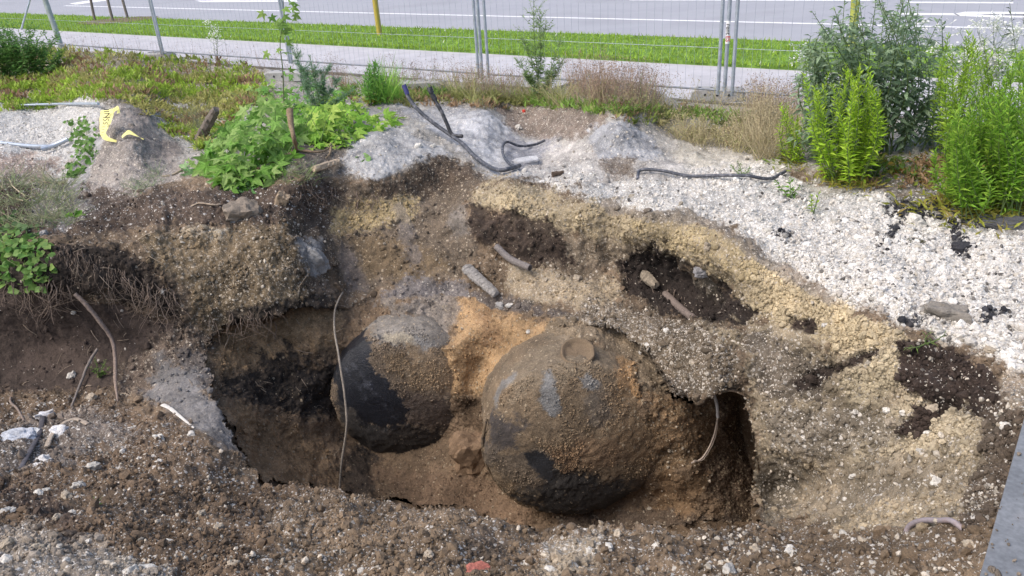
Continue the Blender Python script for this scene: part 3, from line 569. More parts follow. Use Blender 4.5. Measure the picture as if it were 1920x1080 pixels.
# verge grass
nb = 42000; s_ = RNG.uniform(-32, 16, nb); d_ = GN+RNG.uniform(0, 1, nb)**.9*(GF-GN)
edge_ = RNG.random(nb) < .16; d_ = np.where(edge_, GN+RNG.uniform(-.03, .05, nb), d_)
P = np.array(a0)+np.outer(s_, U)+np.outer(d_, Nn); P[:, 2] = .03
th = RNG.uniform(0, 6.28, nb); hgt = RNG.uniform(.03, .075, nb); wdt = RNG.uniform(.006, .014, nb)
dx = np.stack([np.cos(th), np.sin(th), 0*th], -1); le = np.stack([np.sin(th*3.1), np.cos(th*2.3), 0*th], -1)*hgt[:, None]*.6
V = np.stack([P-dx*wdt[:, None], P+dx*wdt[:, None], P+le+np.array([0, 0, 1])*hgt[:, None]], 1).reshape(-1, 3)
cg = np.array([.27, .43, .05])*RNG.uniform(.6, 1.35, (nb, 1))*np.array([1, 1, 1])+RNG.uniform(0, .04, (nb, 1))*np.array([1, .3, 0])
cg[RNG.random(nb) < .006] = (.8, .8, .75)
tag(mesh('verge_grass', V, np.arange(nb*3).reshape(-1, 3), M_LEAF, None, np.repeat(cg, 3, 0)), 'short bright green lawn grass on the verge by the road', 'grass', kind='stuff')

# ------------------------------------------------------------------ tanks
M_TANK = soil_material('dirt_caked_tank'); M_TANK.node_tree.nodes['Principled BSDF'].inputs['Specular IOR Level'].default_value = .5
TANKPTS = []
def tank(px, py, z, R, yaw, patches, base, label, length=.5, seam=None):
    c = np.array(at(px, py, z)); A = np.array([math.sin(yaw), -math.cos(yaw), 0]); Rt = np.array([math.cos(yaw), math.sin(yaw), 0]); Zt = np.array([0, 0, 1.])
    root = empty('buried_tank', tuple(c), label, 'storage tank')
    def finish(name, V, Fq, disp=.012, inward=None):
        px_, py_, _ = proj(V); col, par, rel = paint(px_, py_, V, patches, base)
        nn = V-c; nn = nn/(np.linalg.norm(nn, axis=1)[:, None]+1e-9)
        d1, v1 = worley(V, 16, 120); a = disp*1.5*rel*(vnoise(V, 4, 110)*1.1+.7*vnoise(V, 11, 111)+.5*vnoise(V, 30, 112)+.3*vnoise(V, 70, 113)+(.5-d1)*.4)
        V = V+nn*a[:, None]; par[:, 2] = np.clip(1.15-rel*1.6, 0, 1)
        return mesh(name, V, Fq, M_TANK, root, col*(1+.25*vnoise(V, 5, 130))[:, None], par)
    nr_, na = 110, 300; rr = np.linspace(0, 1, nr_); th = np.linspace(0, 2*math.pi, na, endpoint=False)
    prof = BULGE*np.sqrt(np.clip(1-rr**2, 0, 1)); rr = np.sin(rr*math.pi/2); prof = BULGE*np.sqrt(np.clip(1-rr**2, 0, 1))
    V = (c+np.einsum('i,j,k->ijk', rr*R, np.cos(th), Rt)+np.einsum('i,j,k->ijk', rr*R, np.sin(th), Zt)+(prof[:, None, None]*A)).reshape(-1, 3)
    Fq = [[i*na+j, (i+1)*na+j, (i+1)*na+(j+1) % na, i*na+(j+1) % na] for i in range(nr_-1) for j in range(na)]
    finish('end_cap', V, np.array(Fq))
    xs = np.linspace(0, length, 90)
    V = (c+np.einsum('j,k->jk', np.cos(th)*R, Rt)[None]+np.einsum('j,k->jk', np.sin(th)*R, Zt)[None]+(prof[-1]*A-A*xs[:, None])[:, None, :]).reshape(-1, 3)
    Fq = [[i*na+j, (i+1)*na+j, (i+1)*na+(j+1) % na, i*na+(j+1) % na] for i in range(len(xs)-1) for j in range(na)]
    finish('shell', V, np.array(Fq), .012)
    if seam:
        tt = np.linspace(*seam, 110); P_ = c+np.outer(np.cos(tt)*(R+.006), Rt)+np.outer(np.sin(tt)*(R+.006), Zt)+A*.01; P_ += (vnoise(P_, 9, 141)*.005)[:, None]
        px_, py_, _ = proj(P_); cl = paint(px_, py_, P_, patches, base)[0]
        bb = MB().tube(P_, .010*(1+.5*vnoise(P_, 6, 140)), k=8, wob=.25, caps=False); bb.C = [np.repeat(cl*.9, 8, 0)]; bb.build('rim_seam', M_CLOD, root)
    k_ = []
    for o_ in root.children:
        if o_.name.startswith(('end_cap', 'shell')):
            q_ = np.empty(len(o_.data.vertices)*3, np.float32); o_.data.vertices.foreach_get('co', q_); ca_ = np.empty(len(o_.data.vertices)*4, np.float32); o_.data.color_attributes['Col'].data.foreach_get('color', ca_); q_ = q_.reshape(-1, 3)+c; ca_ = ca_.reshape(-1, 4)[:, :3]
            m_ = (q_[:, 1] < c[1]+.3) & (ca_.mean(1) > .07) & (ca_.mean(1) < .22); TANKPTS.append((q_[m_], ca_[m_]))
    return root, c, A, Rt
TB = (.175, .128, .08)
tp2 = [([(900, 600), (1260, 600), (1260, 1000), (900, 1000)], (.185, .135, .085), 5, 5, 1, .25, .2, .7),
 ([(940, 690), (1040, 640), (1140, 640), (1160, 680), (1060, 700), (960, 760)], (.19, .148, .10), 14, 9, .9, .3, .3, .7),
 ([(918, 770), (985, 790), (980, 850), (930, 850)], (.045, .042, .045), 18, 10, .85, .05, .3, .6),
 ([(925, 850), (1010, 830), (1060, 900), (1000, 940), (940, 900)], (.12, .095, .07), 10, 8, .8, .2, .3, .7),
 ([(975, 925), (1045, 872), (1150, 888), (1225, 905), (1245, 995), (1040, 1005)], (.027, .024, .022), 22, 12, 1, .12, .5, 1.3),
 ([(1175, 905), (1225, 890), (1240, 950), (1200, 945)], (.09, .072, .056), 12, 8, .6, .1, .3, .7),
 ([(1030, 840), (1180, 810), (1235, 830), (1230, 880), (1060, 880)], (.165, .105, .06), 14, 8, .8, .15, .3, .7),
 ([(1100, 740), (1180, 740), (1170, 790), (1110, 790)], (.13, .11, .09), 12, 8, .7, .2, .3, .8),
 ([(925, 745), (940, 715), (966, 698), (962, 712), (940, 735), (930, 770)], (.19, .187, .18), 4, 2, .8, .0, .3, .3),
 ([(1022, 700), (1034, 696), (1040, 735), (1048, 765), (1036, 778), (1020, 768), (1012, 750), (1018, 725)], (.20, .197, .19), 4, 3, .95, 0, .3, .25),
 ([(1088, 714), (1102, 708), (1116, 720), (1108, 730), (1094, 728)], (.20, .197, .19), 6, 4, .85, 0, .3, .3),
 ([(982, 846), (1010, 844), (1034, 862), (1042, 886), (1030, 906), (1006, 896), (988, 872)], (.028, .030, .034), 3, 3, 1, 0, .3, .15),
 ([(1160, 672), (1195, 672), (1192, 740), (1165, 730)], (.29, .18, .09), 8, 5, .9, .3, .3, .6),
 ([(1150, 740), (1260, 740), (1260, 880), (1190, 880), (1150, 820)], (.185, .125, .07), 22, 9, .8, .5, .3, .9)]
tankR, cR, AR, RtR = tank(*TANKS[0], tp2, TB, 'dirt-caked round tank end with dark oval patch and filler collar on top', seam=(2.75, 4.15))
tp1 = [([(600, 560), (900, 560), (900, 900), (600, 900)], (.17, .13, .092), 5, 5, 1, .25, .3, .7),
 ([(660, 580), (850, 575), (860, 660), (740, 650), (690, 640)], (.22, .20, .175), 10, 8, .9, .3, .5, .5),
 ([(715, 618), (775, 628), (782, 650), (720, 640)], (.34, .29, .21), 5, 5, .8, .2, .4, .5),
 ([(775, 630), (820, 640), (830, 680), (790, 665)], (.23, .225, .215), 8, 5, .8, .1, .4, .4),
 ([(720, 660), (860, 650), (860, 740), (780, 740), (730, 700)], (.23, .165, .10), 12, 8, .9, .4, .4, .6),
 ([(750, 735), (850, 740), (868, 800), (800, 810), (755, 790)], (.075, .055, .044), 16, 8, .9, .05, .4, .5),
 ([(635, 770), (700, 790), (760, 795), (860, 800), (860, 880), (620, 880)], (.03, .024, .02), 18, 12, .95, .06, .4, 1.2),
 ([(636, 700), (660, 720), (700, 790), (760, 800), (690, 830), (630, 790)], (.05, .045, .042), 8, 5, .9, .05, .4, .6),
 ([(640, 600), (662, 590), (696, 592), (690, 615), (700, 645), (694, 678), (716, 704), (742, 738), (762, 766), (764, 792), (740, 804), (686, 796), (646, 762), (618, 712), (610, 650), (622, 612)], (.014, .016, .022), 4, 4.5, 1, 0, .3, .15),
 ([(655, 676), (662, 676), (690, 712), (722, 752), (716, 752), (684, 718)], (.10, .105, .125), 7, 5, .6, 0, .3, .2),  # pale streaks from here: the tar's streaky gloss, painted into the colour
 ([(646, 690), (650, 690), (676, 730), (700, 765), (694, 764), (668, 730)], (.06, .065, .08), 7, 5, .6, 0, .3, .2),
 ([(650, 612), (658, 610), (652, 650), (646, 662)], (.12, .13, .155), 3, 2.5, .7, 0, .3, .2),
 ([(688, 722), (692, 720), (724, 762), (742, 784), (736, 784), (714, 760)], (.06, .065, .08), 7, 5, .6, 0, .3, .2),
 ([(702, 596), (708, 612), (718, 636), (712, 640), (704, 618)], (.03, .03, .035), 3, 3, .9, 0, .3, .4)]
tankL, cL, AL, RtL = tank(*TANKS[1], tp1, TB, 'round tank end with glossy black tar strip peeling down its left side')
def rot_(n): q = n.to_track_quat('Z', 'Y').to_matrix(); return np.array(q)
# filler collar on the shell of the right tank
def collar(px, py, r):
    c = np.array([0, 0, H])+rays(px, py)*(tank_hit(0, px, py)-.02); Rc = rot_(Vector((.0, -.42, 1))); t = np.linspace(0, 2*math.pi, 40, endpoint=False); b = MB(); prof = [(.02, .012), (.6, .012), (.8, .018), (.92, .04), (1, .034), (1.03, -.02), (1.06, -.10)]
    V = np.array([[math.cos(a)*r*q_, math.sin(a)*r*q_, z_] for q_, z_ in prof for a in t]) @ Rc.T+c; V += (vnoise(V, 14, 150)*.012+vnoise(V, 40, 151)*.007)[:, None]*np.array([.3, -.4, 1])
    n = 40; b.add(V, [[i*n+j, i*n+(j+1) % n, (i+1)*n+(j+1) % n, (i+1)*n+j] for i in range(len(prof)-1) for j in range(n)], (.17, .125, .082)); return b
collar(1083, 664, .125).build('filler_collar', M_CLOD, tankR)

# ------------------------------------------------------------------ plants
LANCE = (np.array([[0, 0, 0], [-.13, .42, .05], [.13, .42, .05], [0, .45, 0], [0, 1, -.18]]), [[0, 3, 1], [0, 2, 3], [1, 3, 4], [3, 2, 4]])
OVAL = (np.array([[0, 0, 0], [-.26, .3, .04], [.26, .3, .04], [-.3, .6, .02], [.3, .6, .02], [0, .5, -.02], [0, 1, -.12]]), [[0, 5, 1], [0, 2, 5], [1, 5, 3], [5, 2, 4], [3, 5, 6], [5, 4, 6]])
_ang = np.radians([-90, -62, -32, -12, 12, 26, 48, 72, 90, 108, 132, 154, 168, 192, 212, 242]); _rad = [.12, .40, .74, .42, .66, 1.08, .46, .74, 1.22, .74, .46, 1.08, .66, .42, .74, .40]
MAPLE = (np.array([[0, .25, 0]]+[[math.cos(a)*r*.5, .25+math.sin(a)*r*.5+.02, -.22*r*r*.5] for a, r in zip(_ang, _rad)]), [[0, i+1, (i+1) % 16+1] for i in range(16)])
BLADE = (np.array([[-.5, 0, 0], [.5, 0, 0], [-.4, .5, .02], [.4, .5, .02], [0, 1, -.1]]), [[0, 1, 3], [0, 3, 2], [2, 3, 4]])
def frames(D, nz=(0, 0, 1), jit=.5):                 # leaf axis D -> rotation matrices, blade facing roughly nz
    D = D/(np.linalg.norm(D, axis=1)[:, None]+1e-9); Z = np.array(nz, float)+RNG.normal(0, jit, D.shape); Xx = np.cross(D, Z); Xx /= np.linalg.norm(Xx, axis=1)[:, None]+1e-9
    return np.stack([Xx, D, np.cross(Xx, D)], -1)
def cvar(c, n, v=.3, c2=None):
    c = np.array(c, float)*RNG.uniform(1-v, 1+v, (n, 1))
    if c2 is not None: w = RNG.random((n, 1))**2; c = c*(1-w)+np.array(c2)*w
    return np.clip(c, .004, .9)
class Plant:
    def __init__(s): s.L = MB(); s.S = MB()
    def leaves(s, tpl, P, D, size, C, nz=(0, 0, 1), jit=.5, wid=1., **kw):
        n = len(P); sc = np.stack([size*wid, size, size], -1) if np.ndim(size) else np.tile([size*wid, size, size], (n, 1))
        V = np.einsum('nij,nkj->nki', frames(D, nz, jit), tpl[0][None]*sc[:, None])+P[:, None]
        k = len(tpl[0]); Fc = (np.array(tpl[1])[None]+(np.arange(n)*k)[:, None, None]).reshape(-1, 3); s.L.add(V.reshape(-1, 3), Fc, np.repeat(C, k, 0))
    def stem(s, pts, r, c, k=5): s.S.tube(pts, np.linspace(r, r*.35, len(pts)), c, k=k, caps=False)
    def build(s, name, label, cat, group=None, base=None, leafname='foliage', lm=None):
        if base is None: base = np.vstack(s.L.V)[:, :3].mean(0)
        root = empty(name, tuple(base), label, cat, group)
        if s.L.n: s.L.build(leafname, lm or M_LEAF, root, smooth_=False)
        if s.S.n: s.S.build('stem', M_STRAW, root)
        return root
def pyy(px, py, Y):                                  # point on a pixel's ray at world distance Y
    r = rays(px, py); t = Y/r[1]; return Vector((r[0]*t, Y, H+r[2]*t))
def leafy_stem(pl, base, top, n, size, C, tpl=LANCE, bow=.08, droop=0., start=.1, wid=1., out=.8, r=.005, sc=(.14, .2, .07), taper=.5, v=.3, c2=None, whorl=False):
    b, t = np.array(base), np.array(top); side = RNG.normal(0, 1, 3)*bow*np.linalg.norm(t-b); side[2] = 0
    pts = spline([b, (b+t)/2+side, t], 10); pl.stem(pts, r, sc)
    u = np.linspace(start, 1, n)**.9; P = np.stack([np.interp(u, np.linspace(0, 1, 10), pts[:, i]) for i in range(3)], -1)
    th = np.arange(n)*2.4+RNG.uniform(0, 6); ax = (t-b)/np.linalg.norm(t-b)
    D = np.stack([np.cos(th), np.sin(th), 0*th], -1)*out+ax*(.35+.9*u[:, None]**2)+np.array([0, 0, -droop])+RNG.normal(0, .15, (n, 3))
    pl.leaves(tpl, P, D, size*(1-taper*u)*RNG.uniform(.7, 1.2, n), cvar(C, n, v, c2), wid=wid)
    return pts
def tops(cx, base_py, x0, x1, ytops, Y=None): pass

# big grey-green shrub
def bush(cx, cy, xs, ytop, nst, nl, size, C, c2, label, name, cat, wid=1., droop=.5, dy=.5, bow=.1, tpl=LANCE, start=.15, stemr=.007, group=None):
    b0 = gp(cx, cy); pl = Plant()
    for i in range(nst):
        u = RNG.uniform(-1, 1); tx = cx+(xs[0]+xs[1])/2-cx+u*(xs[1]-xs[0])/2; ty = ytop+(cy-ytop)*((.04+.45*abs(u)**2.2)*RNG.uniform(.3, 1.25)+RNG.uniform(0, .45)*(RNG.random() < .6))
        Yt = b0.y+RNG.uniform(-dy, dy); T = pyy(tx, ty, max(Yt, 1)); bb = b0+Vector((RNG.uniform(-.14, .14)+u*.36, RNG.uniform(-.1, .1), 0))
        leafy_stem(pl, bb, T, nl, size, C, tpl, bow, droop, start, wid, .9, stemr, c2=c2)
        for k in range(3):                           # side shoots
            f = RNG.uniform(.3, .85); m = Vector(bb).lerp(T, f); e = m+Vector((RNG.uniform(-.22, .22), RNG.uniform(-.2, .2), RNG.uniform(.05, .22)))
            leafy_stem(pl, m, e, nl//3, size*.85, C, tpl, bow, droop, .2, wid, .9, stemr*.5, c2=c2)
    return pl.build(name, label, cat, group, base=b0)
bush(1640, 285, (1512, 1778), -30, 62, 50, .13, (.22, .32, .19), (.33, .42, .27), 'large grey-green shrub with drooping narrow leaves by the fence', 'shrub', 'shrub', wid=1.35, droop=.7, dy=.45)
bush(38, 150, (-90, 118), 40, 60, 44, .13, (.11, .25, .06), (.20, .36, .10), 'dark green leafy shrub at the far left edge', 'shrub', 'shrub', wid=1.3, droop=.3, dy=.5)
def goldenrod(cx, cy, xs, ytop, nst, nl, size, C, c2, label, dy=.15, spread=.12, group='goldenrod plants by the white gravel', wid=.95):
    b0 = gp(cx, cy); pl = Plant()
    for i in range(nst):
        u = RNG.uniform(-1, 1); tx = (xs[0]+xs[1])/2+u*(xs[1]-xs[0])/2; ty = ytop+(cy-ytop)*((.02+.3*abs(u))*RNG.uniform(0, 1.2)+RNG.uniform(0, .34)*(RNG.random() < .75))
        bb = b0+Vector((u*spread+RNG.uniform(-.03, .03), RNG.uniform(-dy, dy), 0)); bb.z = b0.z
        T = pyy(tx+RNG.normal(0, 9), ty, bb.y+RNG.uniform(-.1, .1)); leafy_stem(pl, bb, T, nl, size*RNG.uniform(.8, 1.2), np.array(C)*RNG.uniform(.75, 1.15), LANCE, .09, RNG.uniform(0, .3), RNG.uniform(.02, .22), wid, .75, .0045, c2=c2, v=.22)
    n = nst*10; P = np.array(b0)+RNG.normal(0, 1, (n, 3))*[spread, dy, 0]+[0, 0, .02]; D = RNG.normal(0, 1, (n, 3)); D[:, 2] = .6
    pl.leaves(LANCE, P, D, size*.9, cvar((.32, .34, .05), n, .3, (.3, .22, .07)), wid=.9)
    return pl.build('goldenrod', label, 'plant', group, base=b0)
YG, YG2 = (.32, .52, .035), (.46, .62, .07)
goldenrod(1585, 335, (1520, 1655), 118, 34, 84, .09, YG, YG2, 'bright yellow-green clump of upright leafy stems in front of the grey-green shrub')
goldenrod(1480, 300, (1462, 1500), 190, 12, 60, .075, YG, YG2, 'small yellow-green leafy clump beside the dry grass, left of the tall bright clump', spread=.06)
goldenrod(1868, 392, (1790, 1950), 165, 64, 84, .10, (.20, .40, .04), (.36, .54, .07), 'dense mid-green leafy clump at the right edge of the white gravel', spread=.3, dy=.2)
goldenrod(1805, 385, (1770, 1850), 225, 26, 66, .095, (.20, .40, .04), (.40, .55, .07), 'low green clump at the front of the right-hand weeds', spread=.1)
goldenrod(1800, 300, (1755, 1870), 60, 32, 78, .095, (.30, .50, .04), (.42, .58, .08), 'tall pale green stems rising behind the right-hand weeds', spread=.2, dy=.3)
goldenrod(1930, 320, (1870, 2010), 90, 34, 78, .10, (.22, .42, .05), (.36, .54, .07), 'tall leafy stems at the right edge of the frame', spread=.25, dy=.3)
goldenrod(694, 196, (680, 712), 116, 8, 56, .10, (.15, .36, .07), (.22, .44, .08), 'single feathery green weed behind the maple leaves', spread=.04, dy=.05, group=None)
# tall grey-green weeds
def weed(name, cx, cy, tips, nl, size, C, c2, label, tpl=LANCE, side=6, droop=.1, wid=1., cat='weed', r=.005, group=None, flowers=0, Y=None):
    b0 = gp(cx, cy) if Y is None else pyy(cx, cy, Y); pl = Plant(); fl = []
    for tx, ty in tips:
        T = pyy(tx, ty, b0.y+RNG.uniform(-.08, .08)); pts = leafy_stem(pl, b0, T, nl, size, C, tpl, .05, droop, .12, wid, .8, r, c2=c2)
        for k in range(side):
            m = Vector(pts[RNG.integers(3, 9)]); ln = (T-b0).length*RNG.uniform(.08, .2)*(1.25 if side > 12 else 1); e = m+Vector((RNG.uniform(-1, 1), RNG.uniform(-.7, .7), RNG.uniform(.3, 1.2))).normalized()*ln
            leafy_stem(pl, m, e, max(nl//4, 5), size*.7, C, tpl, .05, droop, .1, wid, .8, r*.5, c2=c2); fl.append(e)
        fl.append(T)
    root = pl.build(name, label, cat, group, base=b0)
    for f in (fl if flowers else []):
        P = np.array(f)+RNG.normal(0, .04, (flowers, 3)); n = flowers
        V0 = np.array([[0, 0, .002]]+[[math.cos(a_), math.sin(a_), 0] for a_ in np.linspace(0, 6.283, 8, endpoint=False)]); Fc = [[0, i+1, (i+1) % 8+1] for i in range(8)]
        R = frames(RNG.normal(0, 1, (n, 3))*[1, 1, .3], (0, -.4, 1), .3); V, Fq, Cc = inst(V0, Fc, P, R, np.tile([[.0125]], (n, 1)), np.tile([.85, .85, .82], (n, 1)))
        V = np.vstack([V, np.array(f)]); Cc = np.vstack([Cc, [.3, .4, .12]]); Fq = np.vstack([Fq, [[n*9, q_*9, q_*9+1] for q_ in range(n)]])
        b = MB(); b.add(V, Fq, Cc); b.build('flower_head', M_LEAF, root, smooth_=False)
    return root
weed('tall_weed', 1012, 188, [(1000, -20), (1025, 40), (978, 70), (1052, 75), (1012, 15), (966, 110), (1056, 112), (1035, 140), (985, 135)], 46, .10, (.24, .36, .14), (.34, .44, .2), 'tall bushy grey-green weed growing by the fence between the middle posts', side=20, wid=1.0)
weed('mugwort', 600, 215, [(540, 80), (580, 105), (618, 122), (552, 95), (640, 145), (600, 130), (570, 140), (660, 170), (560, 120)], 110, .085, (.22, .36, .22), (.32, .44, .28), 'pale grey-green feathery weed leaning over the maple leaves', side=9, wid=.8)
weed('fleabane', 1860, 215, [(1730, 62), (1760, 90), (1800, 60), (1830, 45), (1862, 42), (1890, 50), (1915, 60), (1845, 90), (1780, 108), (1880, 100), (1815, 95)], 26, .05, (.13, .25, .06), None, 'tall weed with clouds of small white flowers at the right', flowers=16, side=8, cat='flower')
weed('fleabane', 1500, 190, [(1488, 88), (1505, 84), (1498, 112)], 16, .045, (.13, .25, .06), None, 'slender white-flowered stem left of the big grey-green shrub', flowers=7, side=4, cat='flower')
weed('fleabane', 408, 128, [(392, 42), (410, 55), (400, 70)], 16, .045, (.15, .24, .08), None, 'slender white-flowered stem standing in front of the path at left', flowers=6, side=5, cat='flower')
weed('dry_dock', 1925, 260, [(1893, 5), (1918, 30)], 20, .12, (.10, .14, .09), None, 'dark thin-leaved stalk at the top right corner', side=2, wid=.8, droop=.5)
weed('green_weed', 640, 178, [(676, 150)], 20, .06, (.12, .28, .05), None, 'small green weed at the back of the maple leaf heap', side=3)
weed('green_weed', 392, 140, [(395, 108), (380, 120)], 26, .05, (.16, .30, .04), None, 'small leafy green shoot near the fence at left', side=2)
weed('green_weed', 840, 180, [(800, 155), (870, 165), (905, 195), (890, 180)], 16, .07, (.13, .27, .06), None, 'sprawling green weed right of the concrete block', side=3, wid=1.4, droop=.5)
weed('green_weed', 1480, 368, [(1455, 340), (1500, 350), (1480, 335), (1520, 372)], 14, .07, (.15, .30, .04), None, 'small light green weed on the gravel below the hose end', side=1, wid=1.6, droop=.4)
weed('green_weed', 1526, 390, [(1536, 358), (1522, 368)], 12, .06, (.28, .42, .03), None, 'little yellow-green sprig alone on the white gravel', side=1, wid=1.5)
weed('green_weed', 1390, 335, [(1372, 310), (1405, 315), (1385, 305)], 14, .06, (.16, .26, .06), None, 'low green tuft just above the lying hose', side=1)
weed('green_weed', 186, 708, [(178, 672), (196, 676), (205, 690), (168, 690)], 12, .05, (.14, .24, .05), (.2, .24, .1), 'small green weed on the dark soil beside the two sticks', side=1, wid=1.5)
weed('green_weed', 182, 950, [(176, 930), (190, 934)], 5, .03, (.14, .26, .05), None, 'tiny green sprout on the brown spoil in front', side=0)
weed('green_weed', 1735, 640, [(1700, 652), (1745, 622), (1770, 628)], 10, .06, (.14, .22, .05), None, 'thin green tuft where white gravel meets dark soil', side=0, wid=.5)
weed('green_weed', 1160, 215, [(1130, 198), (1185, 185), (1150, 180), (1210, 190)], 18, .06, (.20, .30, .06), None, 'low yellow-green weed behind the grey mound', side=2, wid=1.2, droop=.3)

# maple: a heap of uprooted branches, and one shoot still standing
pl = Plant(); hb = gp(520, 300)
def heap(poly, n, lift, size, C, c2, tpl=MAPLE, nz=(0, -.6, .8)):
    A = np.array(poly); P = []
    while len(P) < n:
        x, y = RNG.uniform(A[:, 0].min(), A[:, 0].max()), RNG.uniform(A[:, 1].min(), A[:, 1].max())
        s = sdist(np.array([x]), np.array([y]), poly)[0]
        if s < 0:
            l = min(1, -s/45)*lift; k = gidx(x, y if y > 395 else min(y+l*110, max(y, 352))); P.append(T3[k]+np.array([0, 0, l*RNG.uniform(.1, 1.05)]))
    P = np.array(P); th = RNG.uniform(0, 6.28, n); D = np.stack([np.cos(th)*.8, np.sin(th)*.6-.3, RNG.uniform(-.7, .25, n)], -1)
    return P, D, RNG.uniform(.65, 1.2, n)*size, cvar(C, n, .3, c2)
P, D, sz, C = heap([(350, 300), (395, 250), (430, 215), (470, 170), (520, 150), (560, 190), (640, 180), (640, 240), (560, 270), (520, 330), (470, 345), (430, 350), (385, 330)], 640, .32, .185, (.15, .32, .045), (.36, .50, .16))
pl.leaves(MAPLE, P, D, sz, C, (0, -.6, .9), .45)
P2_ = heap([(350, 310), (420, 300), (480, 320), (470, 352), (430, 348), (380, 330), (345, 322)], 150, .12, .14, (.16, .36, .10), (.34, .50, .24)); pl.leaves(MAPLE, *P2_[:4], (0, -.6, .9), .45)
P3_ = heap([(455, 165), (530, 125), (600, 120), (660, 150), (640, 200), (500, 200)], 110, .5, .13, (.18, .38, .08), (.30, .48, .14)); pl.leaves(MAPLE, *P3_[:4], (0, -.6, .9), .45)
P, D, sz, C = heap([(560, 190), (650, 165), (700, 200), (745, 215), (740, 240), (690, 245), (650, 270), (580, 275), (540, 240)], 330, .26, .165, (.22, .43, .05), (.44, .58, .12))
pl.leaves(MAPLE, P, D, sz, C, (0, -.6, .9), .45)
for i in range(46):
    x, y = RNG.uniform(380, 680), RNG.uniform(190, 310); a = gp(x, y, .1); b = a+Vector((RNG.uniform(-.3, .3), RNG.uniform(-.2, .2), RNG.uniform(.05, .28))); pl.stem(spline([a, a.lerp(b, .5)+Vector((0, 0, .04)), b], 6), .005, (.14, .22, .07), 5)
rt = pl.build('maple_branches', 'heap of cut maple branches with broad green leaves beside the pit', 'plant', base=hb)
b = MB(); 
for pts, r in (([pyy(543, 205, 7.2), pyy(546, 235, 7.1), pyy(552, 262, 7.0), gp(556, 285, .02)], .03), ([gp(556, 285, .02), gp(530, 300, .03), gp(505, 318, .03)], .02), ([gp(556, 285, .02), gp(600, 290, .03), gp(625, 275, .03)], .015), ([gp(550, 280, .03), gp(540, 296, .04), gp(525, 285, .05)], .013), ([gp(620, 275, .05), gp(618, 290, .03), gp(612, 298, .02)], .014)):
    b.tube(spline(pts, 12), np.linspace(r, r*.45, 12), (.23, .17, .11), k=8, wob=.18)
b.build('broken_root', M_WOOD, rt)
pl = Plant(); Y0 = gp(530, 215).y-.2; b0 = pyy(532, 190, Y0)
pts = spline([b0, pyy(530, 130, Y0), pyy(525, 80, Y0), pyy(532, 30, Y0), pyy(530, -25, Y0)], 16); pl.stem(pts, .008, (.16, .2, .09))
lp = [(505, 28), (498, 22), (520, 40), (528, 55), (545, 12), (540, 4), (535, -6), (545, 38), (528, 30), (512, 45), (536, 62), (520, 50), (516, 95), (526, 98), (505, 96), (540, 132), (548, 24), (530, 14), (522, 62), (534, 82)]
P = np.array([tuple(pyy(x, y, Y0+RNG.uniform(-.06, .06))) for x, y in lp]); n = len(P); D = np.stack([np.sign(P[:, 0]-pts[0][0])*.7+RNG.normal(0, .3, n), RNG.uniform(-.6, .2, n), RNG.uniform(-.5, .1, n)], -1)
pl.leaves(MAPLE, P, D, RNG.uniform(.11, .16, n), cvar((.17, .32, .06), n, .25, (.3, .42, .1)), (0, -.7, .7), .4)
pl.build('maple_shoot', 'single upright maple shoot with broad leaves in front of a fence post', 'plant', base=b0)
# broad-leaved vines hanging over the left edge, red-tinged vine at right
def vine(name, poly, n, size, C, c2, label, tpl=OVAL, lift=.05, cat='vine', stems=14, nz=(0, -.7, .7)):
    P, D, sz, C = heap(poly, n, lift, size, C, c2); pl = Plant(); pl.leaves(tpl, P, D, sz, C, nz, .5, 1.3)
    for i in range(stems):
        a, c = P[RNG.integers(n)], P[RNG.integers(n)]
        if np.linalg.norm(a-c) < .8 and name not in ('leaf_scrap',): pl.stem(spline([a, (a+c)/2+[0, 0, .03], c], 6), .003, (.2, .22, .1), 4)
    return pl.build(name, label, cat, base=P.mean(0))
vine('hanging_weeds', [(-40, 430), (40, 430), (96, 455), (100, 520), (60, 552), (20, 540), (-40, 520)], 330, .07, (.11, .24, .05), (.26, .38, .10), 'bright green weeds hanging over the edge of the dark cut bank', lift=.15)
vine('bank_weeds', [(-40, 395), (40, 400), (90, 440), (60, 460), (-40, 470)], 160, .06, (.07, .15, .05), (.15, .24, .08), 'trailing weeds on top of the left bank above the hanging ones', lift=.1)
vine('climbing_weeds', [(125, 225), (160, 215), (185, 235), (180, 290), (150, 330), (110, 330), (140, 290)], 300, .06, (.10, .22, .045), (.2, .34, .08), 'green weeds growing against the left side of the soil mound', lift=.2)
vine('red_tinged_vine', [(1645, 290), (1700, 285), (1740, 310), (1735, 340), (1690, 335), (1650, 325)], 60, .085, (.20, .28, .04), (.48, .22, .05), 'low vine with green and orange-red round leaves', lift=.12)
vine('low_weeds', [(1380, 270), (1470, 280), (1500, 320), (1460, 330), (1400, 300)], 90, .06, (.18, .28, .05), (.3, .33, .08), 'low yellowish weeds at the end of the dry grass', lift=.06, tpl=LANCE)
vine('rosette_weed', [(670, 288), (690, 286), (694, 297), (674, 300)], 14, .06, (.22, .36, .12), None, 'small pale green rosette on the grey mound', lift=.02, stems=0)
vine('leaf_scrap', [(136, 402), (150, 402), (152, 410), (138, 411)], 5, .08, (.2, .42, .05), None, 'fallen bright green leaf on the brown bank', lift=.02, stems=0, cat='leaf')

